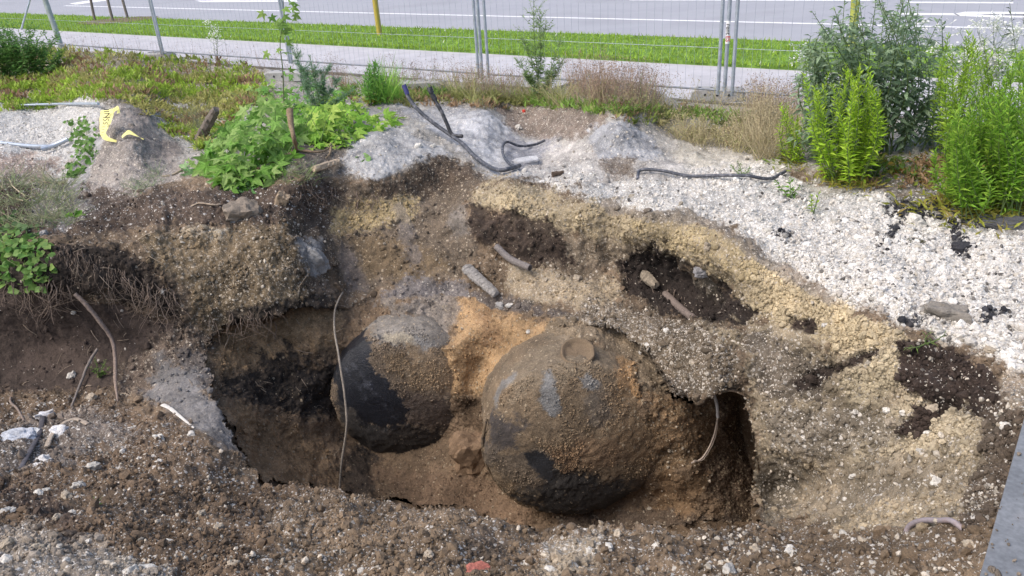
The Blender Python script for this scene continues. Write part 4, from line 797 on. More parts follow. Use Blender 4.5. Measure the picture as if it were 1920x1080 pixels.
# ground cover and grasses: nobody could count them
def in_poly(poly, n, dens=None):
    A = np.array(poly); x = RNG.uniform(A[:, 0].min(), A[:, 0].max(), n*3); y = RNG.uniform(A[:, 1].min(), A[:, 1].max(), n*3); m = sdist(x, y, poly) < 0; x, y = x[m][:n], y[m][:n]
    return x, y, T3[np.array([gidx(a, b_) for a, b_ in zip(x, y)])]
def cover(name, poly, n, size, C, c2, label, per=7, up=.8, tpl=LANCE, wid=1.3, clump=None, h=.03, cat='ground cover', spread=.025):
    x, y, P0 = in_poly(poly, n)
    if clump: k = vnoise(P0, clump, 300)+.5*vnoise(P0, clump*2.7, 301)+.25*RNG.normal(size=len(P0)) > -.45; P0 = P0[k]
    m = len(P0); pn = vnoise(P0, 1.6, 302)[:, None]; cc = cvar(C, m, .25); cc = np.where(pn+RNG.normal(0, .3, (m, 1)) > .12, cvar(c2, m, .25), cc); br_ = vnoise(P0, 2.4, 303)[:, None]+RNG.normal(0, .25, (m, 1)); cc = np.where(br_ > .42, cvar((.33, .22, .13), m, .3), cc)
    P = np.repeat(P0, per, 0)+RNG.normal(0, 1, (m*per, 3))*[spread, spread, 0]+[0, 0, 1]*RNG.uniform(0, h, (m*per, 1)); D = RNG.normal(0, 1, (m*per, 3))*[.7, .7, .3]+[0, 0, up]
    pl = Plant(); pl.leaves(tpl, P, D, RNG.uniform(.6, 1.3, m*per)*size, np.repeat(cc, per, 0)*RNG.uniform(.8, 1.2, (m*per, 1)), wid=wid)
    return tag(pl.L.build(name, M_LEAF, smooth_=False), label, cat, kind='stuff')
cover('ground_cover', [(0, 150), (300, 140), (488, 150), (488, 200), (420, 205), (300, 185), (180, 190), (60, 196), (0, 208)], 210, .085, (.32, .45, .06), (.38, .38, .12), 'separate leafy tufts along the near edge of the left weeds, gravel showing between', per=34, h=.06, up=1.4, spread=.075)
cover('ground_cover', [(-420, 60), (0, 92), (130, 92), (300, 118), (480, 130), (488, 160), (420, 165), (300, 150), (180, 160), (60, 172), (0, 185), (-420, 215)], 2300, .095, (.30, .42, .06), (.36, .35, .13), 'low green and yellowish weeds covering the ground at left', clump=4.5, per=9, h=.10, up=1.3)
cover('ground_cover', [(200, 175), (330, 170), (480, 190), (440, 230), (380, 285), (330, 260), (260, 205)], 420, .085, (.32, .42, .07), (.42, .40, .14), 'sparse low weeds on gravel behind the soil mound', clump=3, per=9)
cover('ground_cover', [(0, 185), (110, 188), (100, 205), (20, 205)], 90, .07, (.2, .3, .045), (.2, .28, .06), 'green tufts along the far edge of the left gravel', per=9)
cover('ground_cover', [(640, 165), (860, 172), (1100, 195), (1420, 222), (1420, 236), (1100, 212), (860, 192), (640, 185)], 420, .085, (.22, .36, .07), (.34, .36, .12), 'ragged green weeds in a strip along the fence', per=9, clump=4, up=1.2, spread=.05)
cover('ground_cover', [(1530, 300), (1780, 300), (1900, 360), (1760, 350), (1560, 340)], 240, .06, (.12, .20, .04), (.24, .26, .05), 'low green growth under the shrub and tall weeds', per=7)
cover('ground_cover', [(640, 160), (760, 160), (1000, 190), (1000, 205), (760, 200), (650, 190)], 300, .07, (.13, .24, .045), (.26, .26, .09), 'low mixed weeds along the fence behind the hoses', per=7)
cover('ground_cover', [(1100, 185), (1280, 200), (1480, 250), (1400, 290), (1240, 240), (1120, 215)], 260, .07, (.19, .24, .06), (.3, .27, .12), 'low yellowing weeds in front of the dry grass', per=7, clump=3)
def grass(name, poly, n, hgt, C, c2, label, lean=.5, w=.004, cat='dry grass', thing=False, heads=False):
    x, y, P0 = in_poly(poly, n); q_ = vnoise(P0, 4.5, 310)+.5*vnoise(P0, 13, 311); kk = q_+RNG.normal(0, .3, len(P0)) > (-.25 if not thing else -9); P0 = P0[kk]; q_ = q_[kk]; m = len(P0); L = RNG.uniform(.35, 1.15, m)*hgt*(.85+.45*np.clip(q_, -.6, .8)); D = RNG.normal(0, 1, (m, 3))*[lean, lean, .1]+[0, 0, 1]
    C_ = cvar(C, m, .3, c2); pl = Plant(); pl.leaves(BLADE, P0, D, L, C_, (0, -1, .3), .6, wid=w/hgt)
    if heads:                                        # small brown seed heads scattered along the upper part of the stalks
        k = 5; Pq = np.repeat(P0+D/np.linalg.norm(D, axis=1)[:, None]*(L*.93)[:, None], k, 0)+RNG.normal(0, .018, (m*k, 3)); Dq = RNG.normal(0, 1, (m*k, 3))
        pl.leaves(OVAL, Pq, Dq, .014, np.repeat(C_, k, 0)*.9, jit=1)
    o = pl.L.build(name, M_STRAW, smooth_=False); return tag(o, label, cat, kind=None if thing else 'stuff')
RED, BEI = (.34, .245, .175), (.42, .35, .22)
grass('dry_grass', [(850, 150), (965, 150), (1000, 190), (880, 185)], 900, .36, RED, (.34, .24, .17), 'reddish dry grass round the foot of the middle fence posts', .3, heads=True)
grass('dry_grass', [(1060, 165), (1230, 178), (1245, 205), (1080, 200)], 1300, .42, RED, (.36, .27, .2), 'reddish-brown dry grass along the fence right of the tall bushy weed', .3, heads=True)
grass('dry_grass', [(1395, 192), (1500, 205), (1500, 235), (1395, 215)], 900, .42, RED, (.36, .27, .2), 'reddish-brown dry grass along the fence', .3, heads=True)
grass('dry_grass', [(1395, 222), (1480, 235), (1500, 300), (1420, 305), (1385, 285)], 1400, .48, BEI, (.46, .40, .25), 'tall straw-coloured grass between the fence foot and the yellow-green clumps', .45, .005, heads=True)
grass('dry_grass', [(1225, 245), (1395, 250), (1390, 295), (1300, 275)], 1100, .26, BEI, (.46, .44, .2), 'low straw-coloured grass in front of the concrete fence foot with the sticker posts', .6, .005, heads=True)
grass('dry_grass', [(620, 150), (860, 158), (860, 172), (620, 165)], 500, .38, (.26, .2, .15), RED, 'thin dry stalks along the fence above the hoses', .2, heads=True)
grass('dry_grass', [(100, 95), (330, 112), (640, 148), (640, 160), (330, 125), (100, 110)], 700, .38, (.26, .2, .15), RED, 'thin dry stalks along the fence at left', .2, heads=True)
grass('dry_grass', [(640, 158), (860, 165), (1240, 200), (1500, 225), (1500, 245), (1230, 222), (860, 190), (640, 178)], 2300, .36, (.38, .30, .19), (.30, .36, .13), 'loose straw and green grass in a ragged strip along the fence', .6, .005, heads=True)
grass('dry_grass', [(300, 115), (480, 130), (470, 160), (330, 140)], 600, .2, RED, BEI, 'short rusty grass by the left fence foot', .5)
grass('yellow_green_grass', [(830, 175), (1060, 182), (1060, 208), (900, 205)], 900, .42, (.30, .32, .11), (.4, .36, .2), 'leaning yellow-green grass behind the grey mound', .8, .006, cat='grass')
grass('green_grass', [(700, 180), (755, 180), (758, 196), (705, 198)], 420, .55, (.20, .42, .06), (.32, .52, .09), 'bright green grass clump left of the concrete block', .4, .009, cat='grass')
grass('uprooted_grass', [(20, 330), (130, 335), (150, 420), (60, 430), (-40, 400), (-40, 350)], 1500, .26, (.27, .26, .16), (.17, .26, .10), 'flattened straw and pale green grass on the left bank', 1.6, .005, cat='grass')
grass('uprooted_grass', [(225, 340), (300, 318), (310, 345), (250, 368)], 260, .2, (.2, .27, .15), (.3, .3, .18), 'flattened pale green grass at the foot of the soil mound', 1.6, .005, cat='grass')
grass('uprooted_grass', [(510, 290), (580, 300), (600, 350), (530, 345)], 260, .18, (.17, .26, .09), (.24, .24, .13), 'tangled green grass roots below the maple heap', 1.6, .004, cat='grass')
grass('grass_tuft', [(345, 225), (385, 220), (392, 248), (350, 250)], 700, .3, (.24, .23, .15), (.2, .26, .1), 'round grey-green grass tuft behind the soil mound', .8, .003, cat='grass tuft', thing=True)
grass('moss_patch', [(1698, 452), (1730, 450), (1736, 460), (1702, 462)], 900, .035, (.10, .095, .05), (.16, .15, .08), 'small brownish moss cushion on the white gravel', .8, .004, cat='moss', thing=True)
def over(px, py, toward=.04): p = gp(px, py); d = (Vector((0, 0, H))-p).normalized(); return p+d*toward

# ------------------------------------------------------------------ fence
feetA = [(-40, 74), (308, 101), (548, 134), (908, 164), (1358, 190)]
def on_line(px):
    lo, hi = -30., 30.
    for _ in range(50):
        m_ = (lo+hi)/2; q = a0+U*m_-Nn*.16; x_ = proj(np.array([[q.x, q.y, 0]]))[0][0]
        lo, hi = (m_, hi) if x_ < px else (lo, m_)
    return a0+U*lo-Nn*.16
FP = [on_line(x) for x, y in feetA]; FP.append(FP[-1]+U*3.5)
names_ = ['galvanised mesh fence panel at the far left', 'galvanised mesh fence panel left of the maple shoot', 'galvanised mesh fence panel between the maple shoot and the middle posts', 'galvanised mesh fence panel between the middle posts and the one with a sticker', 'galvanised mesh fence panel behind the shrub at right']
def fence_panel(A, Bp, label, ea, eb, clamp=False):
    root = empty('mesh_fence', tuple((A+Bp)/2), label, 'fence', 'mesh fence panels')
    d = (Bp-A).normalized(); A = A+d*ea; Bp = Bp-d*eb; up = Vector((0, 0, 1)); L = (Bp-A).length
    for q in (A, Bp): MB().tube([q+up*.12, q+up*1.0, q+up*2.0], .021, k=10).build('upright_tube', M_GALV, root)
    for z in (.17, 1.99): MB().tube([A+up*z, A.lerp(Bp, .5)+up*z, Bp+up*z], .013, k=8).build('rail', M_RAIL, root)
    b = MB(); n = int(L/.1)
    for i in range(1, n): p = A.lerp(Bp, i/n); b.tube([p+up*.17, p+up*1.0, p+up*1.99], .0013, k=4, caps=False)
    for z in (.65, 1.2, 1.6): b.tube([A+up*z, A.lerp(Bp, .5)+up*z, Bp+up*z], .0026, k=4, caps=False)
    b.build('wire_mesh', M_GALV, root)
    if clamp: MB().box(tuple(A+up*1.33-d*.045), (.06, .03, .03), np.stack([np.array(d), np.array(Nn), [0, 0, 1]], -1)).build('clamp', M_BLACK, root, smooth_=False)
    return root
panels = [fence_panel(FP[i], FP[i+1], names_[i], .085 if i > 2 else .028, .085 if i in (2, 3) else .028, clamp=(i == 4)) for i in range(5)]
# inner support tubes standing in the same feet
def pole(name, base, top, r, m, label, cat, k=12, group=None):
    b = MB().tube([base, base.lerp(top, .5), top], r, k=k); return tag(b.build(name, m), label, cat, group)
pole('support_tube', FP[4]+Nn*-.02+Vector((0, 0, .12)), FP[4]+Nn*-.02+Vector((0, 0, 2.05)), .023, M_GALV, 'round steel tube with a white sticker between two fence panels', 'fence tube')
pole('support_tube', FP[3]+Nn*-.02+U*-.01+Vector((0, 0, .1)), FP[3]+Nn*-.02+Vector((0, 0, 2.05)), .023, M_GALV, 'plain round steel tube between the middle fence panels', 'fence tube')
# sticker with its lettering on the tube
M_WHITE = plain('white_sticker', (.8, .8, .8), .5, 0, .04); M_INK = plain('dark_print', (.03, .03, .04), .6, 0, .05); M_RED = plain('red_print', (.55, .03, .03), .6, 0, .05)
tb = FP[4]+Nn*-.02; zc = None
for z in np.arange(.3, 1.9, .005):
    _, yy, _ = proj(np.array([[tb.x, tb.y, z]]))
    if yy[0] < 61: zc = z; break
st = empty('tube_sticker', tuple(tb+Vector((0, 0, zc))), 'white sticker lettered rentES wrapped on the support tube', 'sticker')
fr = (Vector((0, 0, 0))-tb); fr.z = 0; fr.normalize(); sdv = Vector((-fr.y, fr.x, 0))
V = []; 
for i in range(13):
    a = -1.25+2.5*i/12; dirv = fr*math.cos(a)+sdv*math.sin(a)
    for z in (-.125, .125): V.append(tuple(tb+dirv*.0245+Vector((0, 0, zc+z))))
MB().add(V, [[2*i, 2*i+2, 2*i+3, 2*i+1] for i in range(12)]).build('backing', M_WHITE, st)
def text_mesh(s, size, m, loc, rot, parent, name, extr=.0015, bold=.0):
    cu = bpy.data.curves.new('txt', 'FONT'); cu.body = s; cu.size = size; cu.extrude = extr; cu.offset = bold; cu.align_x = 'CENTER'; cu.align_y = 'CENTER'; cu.resolution_u = 3
    o = bpy.data.objects.new('txt', cu); COL.objects.link(o); dg = bpy.context.evaluated_depsgraph_get(); me = bpy.data.meshes.new_from_object(o.evaluated_get(dg)); bpy.data.objects.remove(o)
    o = bpy.data.objects.new(name, me); COL.objects.link(o); me.materials.clear(); me.materials.append(m); o.matrix_world = Matrix.Translation(loc-parent.location) @ rot.to_4x4(); o.parent = parent; return o
Rst = Matrix((tuple(Vector((0, 0, -1))), tuple(-sdv*-1), tuple(fr))).transposed()
if Rst.determinant() < 0: Rst = Matrix((tuple(Vector((0, 0, -1))), tuple(-sdv), tuple(fr))).transposed()
text_mesh('rent', .07, M_INK, tb+fr*.0262+Vector((0, 0, zc+.035)), Rst, st, 'lettering')
text_mesh('ES', .07, M_RED, tb+fr*.0262+Vector((0, 0, zc-.07)), Rst, st, 'lettering')
# concrete feet with moulded holes
def foot(px, py, ang, label, L=.62, Wd=.22, Hh=.13):
    c = gp(px, py); c.z = max(c.z, 0)+Hh/2; R = Matrix.Rotation(ang, 3, 'Z'); b = MB(); hx, hy, hz = L/2, Wd/2, Hh/2
    sec = [(-hx, -hz), (hx, -hz), (hx, hz*.55), (hx-.05, hz), (-hx+.05, hz), (-hx, hz*.55)]; V = []
    for y in np.linspace(-hy, hy, 9):
        ins = .012 if abs(abs(y)-hy) < 1e-6 else 0
        for x, z in sec: V.append(tuple(R @ Vector((x-math.copysign(ins, x), y, z-ins*(z > 0)))+c))
    V = np.array(V); V += vnoise(V, 14, 400)[:, None]*.005; n = 6
    b.add(V, [[i*n+j, i*n+(j+1) % n, (i+1)*n+(j+1) % n, (i+1)*n+j] for i in range(8) for j in range(n)], (.4, .4, .4)); b.add(V[:n], [[0, i, i+1] for i in range(1, 5)]); b.add(V[-n:], [[0, i+1, i] for i in range(1, 5)])
    root = empty('fence_foot', tuple(c), label, 'concrete block', 'concrete fence feet'); b.build('block', M_CONC, root, smooth_=False)
    for sx in (-.22, -.08, .08, .22): MB().tube([tuple(R @ Vector((sx, 0, hz-.02))+c), tuple(R @ Vector((sx, 0, hz+.0035))+c)], .021, k=12).build('socket_hole', M_BLACK, root)
    for sx in (-.14, .0, .14):
        q = R @ Vector((sx, -hy-.003, .0))+c; MB().tube([tuple(q), tuple(q+R @ Vector((0, .03, 0)))], .017, k=10).build('socket_hole', M_BLACK, root)
    return root
ua = math.atan2(U.y, U.x)
foot(1345, 190, ua+.25, 'grey concrete fence foot under the posts with the sticker')
foot(790, 168, ua+.45, 'weathered concrete fence foot with holes, behind the two hose ends')
foot(300, 112, ua+.3, 'pale concrete fence foot below the left fence posts')
foot(538, 152, ua+.3, 'concrete fence foot half hidden behind the maple shoot')

# poles and stakes on the verge
def stake(x, y, r, m, label, tx, cat='stake', name='tree_stake', grp=None, h=2.0):
    b_ = at(x, y, .03); t_ = Vector(pyy(tx, 0, b_.y)); dirv = (t_-b_).normalized(); return pole(name, b_-dirv*.05, b_+dirv*h, r, m, label, cat, 12, grp)
M_STAKE = plain('weathered_wood', (.20, .17, .14), .9, 0, .3, 6, stretch=(8, 8, 1), bumpd=.004)
M_YEL = plain('yellow_wood', (.46, .36, .07), .8, 0, .25, 5, c2=(.36, .27, .07), stretch=(8, 8, 1), bumpd=.003)
M_YG = plain('mossy_wood', (.40, .42, .10), .85, 0, .3, 7, c2=(.25, .28, .08), bumpd=.004)
stake(178, 39, .035, M_STAKE, 'left one of three grey wooden stakes on the verge', 170, grp='grey stakes round the tree bed')
stake(212, 41, .035, M_STAKE, 'middle one of three grey wooden stakes on the verge', 202, grp='grey stakes round the tree bed')
stake(240, 36, .035, M_STAKE, 'right one of three grey wooden stakes on the verge', 230, grp='grey stakes round the tree bed')
b = MB(); cT = at(222, 39, .03); V = np.array([[cT.x+math.cos(a)*1.1*q*RNG.uniform(.85, 1.1), cT.y+math.sin(a)*.75*q*RNG.uniform(.85, 1.1), .045+.03*(1-q)] for q in (.02, .5, 1) for a in np.linspace(0, 6.283, 24, endpoint=False)])
b.add(V, [[i*24+j, i*24+(j+1) % 24, (i+1)*24+(j+1) % 24, (i+1)*24+j] for i in range(2) for j in range(24)], (.17, .13, .09)); tag(b.build('mulch_bed', M_CLOD), 'small brown mulch bed around the three wooden stakes', 'mulch', kind='stuff')
stake(712, 66, .055, M_YEL, 'yellow round timber post standing on the verge', 703, 'post', 'timber_post')
stake(1598, 90, .062, M_YG, 'yellow-green post rising behind the grey-green shrub', 1604, 'post', 'timber_post')
b_ = at(118, 97, 0); t_ = pyy(84, -2, b_.y+.15); pole('leaning_pole', b_, b_.lerp(t_, 1.7), .055, plain('dull_zinc', (.33, .38, .36), .6, .3, .2, 10), 'thick dull grey pole leaning left, near the left shrub', 'pole')
b_ = at(40, 55, 0); t_ = pyy(56, 0, b_.y); pole('brace_pole', b_, b_.lerp(t_, 1.8), .024, M_GALV, 'thin pale steel pole leaning right at the top left', 'pole')

# ------------------------------------------------------------------ hoses, cables, pipes
def hose(name, pts, r, m, label, cat='hose', n=40, k=10, wob=0, taper=None, group=None, parent=None, flat=None, c=(.5, .5, .5)):
    R = r if taper is None else np.interp(np.linspace(0, 1, n), np.linspace(0, 1, len(taper)), taper)
    o = MB().tube(spline(pts, n), R, c, k=k, wob=wob, flat=flat).build(name, m, parent); return tag(o, label, cat, group) if parent is None else o
Yh = gp(850, 262).y
P1 = [pyy(758, 163, Yh+.25), pyy(768, 186, Yh+.2), pyy(786, 208, Yh+.12), pyy(812, 230, Yh+.05), pyy(840, 250, Yh-.05), gp(866, 276, .05), gp(890, 296, .04), gp(912, 312, .04), gp(932, 325, .04), gp(952, 322, .04), gp(974, 313, .03)]
rh = empty('corrugated_hose', tuple(P1[5]), 'long grey hose curving up out of the hollow with a dark blue end', 'hose', 'hoses at the back of the pit')
hose('tube', P1, .021, M_HOSE, None, n=70, parent=rh); hose('sleeve', [P1[0]+Vector((-.002, 0, .02)), P1[0].lerp(P1[1], .6)], .026, plain('blue_tape', (.05, .05, .16), .5, 0, .3, 30), None, n=6, parent=rh)
P2 = [pyy(806, 168, Yh+.1), pyy(816, 188, Yh+.06), pyy(828, 210, Yh), pyy(838, 232, Yh-.05), pyy(848, 252, Yh-.1), gp(868, 270, .1)]
rh = empty('black_hose', tuple(P2[4]), 'shorter black hose standing up with a capped end', 'hose', 'hoses at the back of the pit')
hose('tube', P2, .020, M_BLACK, None, n=40, parent=rh); hose('end_cap', [P2[0]+Vector((-.004, 0, .025)), P2[0].lerp(P2[1], .35)], .030, M_BLACK, None, n=6, parent=rh); hose('end_cap', [P2[0].lerp(P2[1], .5), P2[1]], .027, M_BLACK, None, n=6, parent=rh)
hose('looped_hose', [gp(1021, 267, .03), gp(1000, 276, .05), gp(975, 281, .05), gp(952, 278, .07), gp(941, 288, .07), gp(944, 300, .06), gp(955, 311, .05), gp(968, 315, .03)], .0145, M_HOSE, 'short grey hose bent in a hook beside the long one', n=50, group='hoses at the back of the pit')
hose('lying_hose', [gp(1194, 338, .0), gp(1200, 327, .04), gp(1240, 330, .04), gp(1290, 335, .03), gp(1340, 341, .03), gp(1395, 346, .03), gp(1440, 342, .03), gp(1470, 331, .03)], .014, M_HOSE, 'dark grey hose lying along the top of the white gravel', n=60)
hose('lilac_hose', [over(1692, 993, .0), over(1704, 984, .06), over(1728, 979, .09), over(1758, 978, .09), over(1785, 982, .07), over(1804, 990, .005)], .012, M_LILAC, 'short lilac hose arching out of the soil at lower right', n=40)
hose('steel_pipe', [gp(-30, 262, .04), gp(50, 276, .04), gp(96, 283, .04)], .021, M_GALV, 'long pale steel pipe on the left gravel', 'pipe', n=12)
hose('steel_pipe', [gp(82, 292, .05), gp(106, 283, .06), gp(131, 272, .07)], .026, M_GALV, 'short steel pipe lying across the end of the long one', 'pipe', n=12)
hose('steel_pipe', [gp(36, 199, .05), gp(110, 201, .08), gp(186, 206, .1)], .017, M_GALV, 'thin steel pipe at the far edge of the left gravel', 'pipe', n=12)
Yc = gp(640, 560).y
hose('hanging_root', [over(641, 548), over(632, 562, .1), over(627, 585, .15), over(627, 620, .25), pyy(634, 660, 5.75), pyy(640, 700, 5.6), pyy(646, 740, 5.5), pyy(650, 790, 5.4), pyy(646, 830, 5.35), pyy(640, 870, 5.3), pyy(636, 925, 5.25)], .009, M_WOOD, 'long thin root hanging down beside the left tank', 'root', n=70, k=6, wob=.15, c=(.23, .2, .165))
rc = empty('pale_cable', tuple(pyy(1340, 760, 4.7)), 'pale cable hanging in the hollow right of the tanks', 'cable')
K = [pyy(1338, 738, 4.55), pyy(1344, 758, 4.6), pyy(1346, 782, 4.65), pyy(1340, 812, 4.7), pyy(1330, 838, 4.72), pyy(1315, 860, 4.72), pyy(1296, 868, 4.7)]
hose('conduit', K[:3], .011, M_CABLE, None, n=16, parent=rc); hose('wire', K[2:], .006, plain('wire', (.4, .33, .27), .6), None, n=30, k=6, parent=rc); hose('wire', [K[2], K[3]+Vector((.012, 0, 0)), K[4]+Vector((.014, 0, 0)), K[5]+Vector((.01, 0, -.01)), K[6]+Vector((.02, 0, .02))], .0045, plain('wire_b', (.4, .33, .27), .6), None, n=30, k=6, parent=rc)
W1 = (.27, .22, .18)
hose('curved_root', [over(141, 545, .03), over(160, 572, .12), over(190, 608, .16), over(208, 640, .16), over(215, 680, .14), over(216, 715, .1), over(220, 752, .02)], .014, M_WOOD, 'long curved grey-brown root leaning on the dark bank', 'root', n=50, k=8, wob=.12, taper=[.017, .019, .017, .015, .016, .006], c=(.26, .2, .165))
hose('upright_stick', [over(181, 653, .12), over(166, 680, .1), over(150, 715, .07), over(132, 762, .01)], .012, M_WOOD, 'short grey stick standing in the dark soil beside the curved root', 'stick', n=24, k=8, wob=.15, taper=[.012, .013, .011, .008], c=(.22, .19, .17))
rb = empty('flat_bar', tuple(over(60, 820, .05)), 'dark flat bar leaning on white rubble at lower left', 'bar')
hose('bar', [over(77, 772, .1), over(72, 800, .1), over(58, 840, .05), over(38, 872, .01)], .02, plain('dark_steel', (.10, .095, .105), .6, .2, .3, 20), None, n=16, k=8, parent=rb, flat=.4)
hose('crosspiece', [over(62, 776, .1), over(80, 771, .11), over(98, 766, .1)], .009, M_CABLE, None, n=8, k=8, parent=rb)
hose('bent_strap', [over(86, 836, .04), over(97, 812, .11), over(118, 792, .14), over(142, 786, .12), over(164, 797, .05)], .019, M_WOOD, 'flat brown strap bent in an arch on the rubble', 'strap', n=30, k=8, flat=.3, c=(.36, .30, .24))
hose('small_root', [over(22, 735, .03), over(18, 752, .04), over(32, 765, .04), over(44, 782, .01)], .009, M_WOOD, 'short crooked root on the soil at the left edge', 'root', n=20, k=6, wob=.2, c=(.25, .2, .17))
hose('branch', [over(356, 384, .03), over(372, 379, .04), over(398, 376, .03), over(414, 374, .02)], .008, M_WOOD, 'thin pale branch lying on the brown bank', 'branch', n=20, k=6, wob=.2, c=(.38, .3, .22))
hose('branch', [over(302, 333, .03), over(322, 328, .03), over(346, 320, .03)], .013, M_WOOD, 'short bare branch at the foot of the maple heap', 'branch', n=14, k=7, wob=.15, c=(.33, .27, .2))
hose('straw_stalk', [over(0, 345, .05), over(18, 370, .08), over(45, 382, .05)], .006, M_WOOD, 'pale dry stalk arching on the left bank', 'stalk', n=14, k=5, c=(.45, .38, .26))
hose('straw_stalk', [over(16, 335, .05), over(26, 355, .1), over(48, 372, .05)], .006, M_WOOD, 'second pale dry stalk close beside the first on the left bank', 'stalk', n=14, k=5, c=(.45, .38, .26))
# hollow broken pipe sticking out of the back wall
pa, pb = over(930, 462, .05), over(992, 498, .12); mid = over(955, 484, .06)
rp = empty('broken_pipe', tuple(mid), 'grey clay pipe stub with a dark hollow end poking from the back wall', 'pipe')
hose('pipe_wall', [pa, mid, pb], .030, M_WOOD, None, n=24, k=14, wob=.05, parent=rp, c=(.18, .16, .15)); dv = (pb-mid).normalized(); hose('bore', [pb-dv*.02, pb+dv*.003], .022, M_BLACK, None, n=3, k=12, parent=rp)
pa, mid, pb = over(1243, 545, .02), over(1270, 566, .06), over(1298, 584, .08)
rp = empty('rusty_pipe', tuple(mid), 'rusty dirt-covered pipe stub in the dark hollow of the back wall', 'pipe')
hose('pipe_wall', [pa, mid, pb], .030, M_WOOD, None, n=20, k=12, wob=.12, parent=rp, c=(.17, .135, .115)); dv = (pb-mid).normalized(); hose('bore', [pb-dv*.02, pb+dv*.004], .020, M_BLACK, None, n=3, k=12, parent=rp)

# ------------------------------------------------------------------ blocks of wood, concrete and stone
def lump(name, c, size, col, label, cat, m=None, R=None, sub=3, rough=.16, boxy=.5, group=None, seed=0, colf=None, parent=None):
    V, Fc = ICO[sub]; V = V.copy(); mx = np.abs(V).max(1)[:, None]; V = V*(1-boxy)+V/mx*boxy*.86; s = Vector(c); off_ = np.array(s)*3+seed
    Q = V+off_; d, _ = worley(Q, 1.7, 500); V = V*(1+rough*(vnoise(Q, 1.6, 501)*1.2+.6*vnoise(Q, 4, 502)+.35*vnoise(Q, 9, 503)+(.5-d)*.9))[:, None]
    V = V*np.array(size)
    if R is not None: V = V @ np.array(R).T
    V = V+np.array(c); cc = np.array(col)*(1+.2*vnoise(V, 25, 504))[:, None] if colf is None else colf(V)
    o = MB().add(V, Fc, cc).build(name, m or M_STONE, parent, smooth_=False); return tag(o, label, cat, group) if parent is None else o
def rot(ax, ay, az): return np.array(Euler((ax, ay, az)).to_matrix())
lump('concrete_lump', over(455, 388, .03), (.17, .13, .11), (.30, .27, .24), 'square broken concrete block on top of the brown bank', 'concrete', R=rot(.3, .1, .3), boxy=.8, colf=lambda V: np.where((V[:, 2:3] < V[:, 2].mean()-.02)*np.ones((1, 3)) > 0, np.array([[.36, .37, .38]]), np.array([[.20, .165, .13]]))*(1+.35*vnoise(V, 40, 9))[:, None])
lump('wood_block', over(527, 374, .02), (.06, .045, .10), (.30, .23, .16), 'small split wood block leaning beside the concrete lump', 'wood', M_WOOD, rot(.4, .5, .2), boxy=.8)
lump('grey_clay_lump', over(588, 490, .0), (.10, .06, .16), (.25, .245, .24), 'pale grey clay lump stuck in the brown bank', 'clay', R=rot(.2, -.3, 0), boxy=.3, rough=.2)
lump('embedded_stone', over(1310, 512, .0), (.07, .05, .05), (.24, .235, .24), 'grey stone stuck in the yellow clay above the dark hollow', 'stone', boxy=.5)
lump('dirty_rock', over(1772, 583, .02), (.13, .07, .06), (.20, .18, .155), 'lone dirty grey rock on the white gravel above the dark soil', 'rock', R=rot(0, .1, -.4), rough=.25)
lump('asphalt_slab', over(1892, 416, .02), (.22, .10, .05), (.09, .09, .095), 'broken dark asphalt slab at the right edge of the gravel', 'asphalt', R=rot(0, 0, -.5), boxy=.7)
lump('tar_lump', over(1805, 463, .01), (.09, .05, .035), (.035, .034, .038), 'small black tar lump on the white gravel', 'asphalt', R=rot(0, 0, .3), rough=.3)
lump('brick_shard', over(898, 1056, .05), (.058, .034, .03), (.36, .13, .10), 'red brick shard in the spoil at the bottom', 'brick', R=rot(.2, .2, .2), boxy=.8)
lump('rubble_stone', over(36, 822, .02), (.115, .075, .06), (.48, .50, .54), 'large whitish-blue rubble stone at the left edge', 'stone', R=rot(0, 0, .3), group='white rubble by the flat bar', rough=.2)
lump('rubble_stone', over(58, 803, .02), (.07, .05, .045), (.60, .61, .62), 'white rubble stone partly hidden by the flat bar', 'stone', group='white rubble by the flat bar', rough=.2)
lump('rubble_stone', over(85, 775, .02), (.075, .04, .04), (.58, .58, .60), 'white rubble stone beside the crosspiece', 'stone', group='white rubble by the flat bar', rough=.2)
lump('rubble_stone', over(110, 812, .01), (.07, .06, .05), (.62, .61, .60), 'white rubble stone under the bent strap', 'stone', group='white rubble by the flat bar', rough=.2)
lump('rubble_stone', over(82, 865, .01), (.07, .07, .05), (.50, .49, .48), 'crumbly white stone to the right of the bar foot', 'stone', group='white rubble by the flat bar', rough=.3)
lump('clay_boulder', over(890, 850, -.02), (.22, .16, .26), (.20, .135, .085), 'cracked lump of brown sandy clay between the two tanks', 'clay', M_CLOD, rot(.2, .1, .2), boxy=.35, rough=.22)
lump('plastic_scrap', gp(981, 218, .05), (.022, .022, .02), (.55, .06, .04), 'tiny red plastic scrap on the soil behind the hollow', 'scrap', boxy=.2)
lump('rusty_plate', over(1045, 330, .01), (.06, .012, .045), (.15, .11, .085), 'small brown plate stuck in the ground below the looped hose', 'plate', R=rot(.5, 0, .3), boxy=.9)
lump('concrete_slab', gp(985, 302, .01), (.15, .07, .035), (.46, .46, .47), 'pale concrete slab lying behind the hose loop', 'concrete', R=rot(.1, 0, .3), boxy=.7)
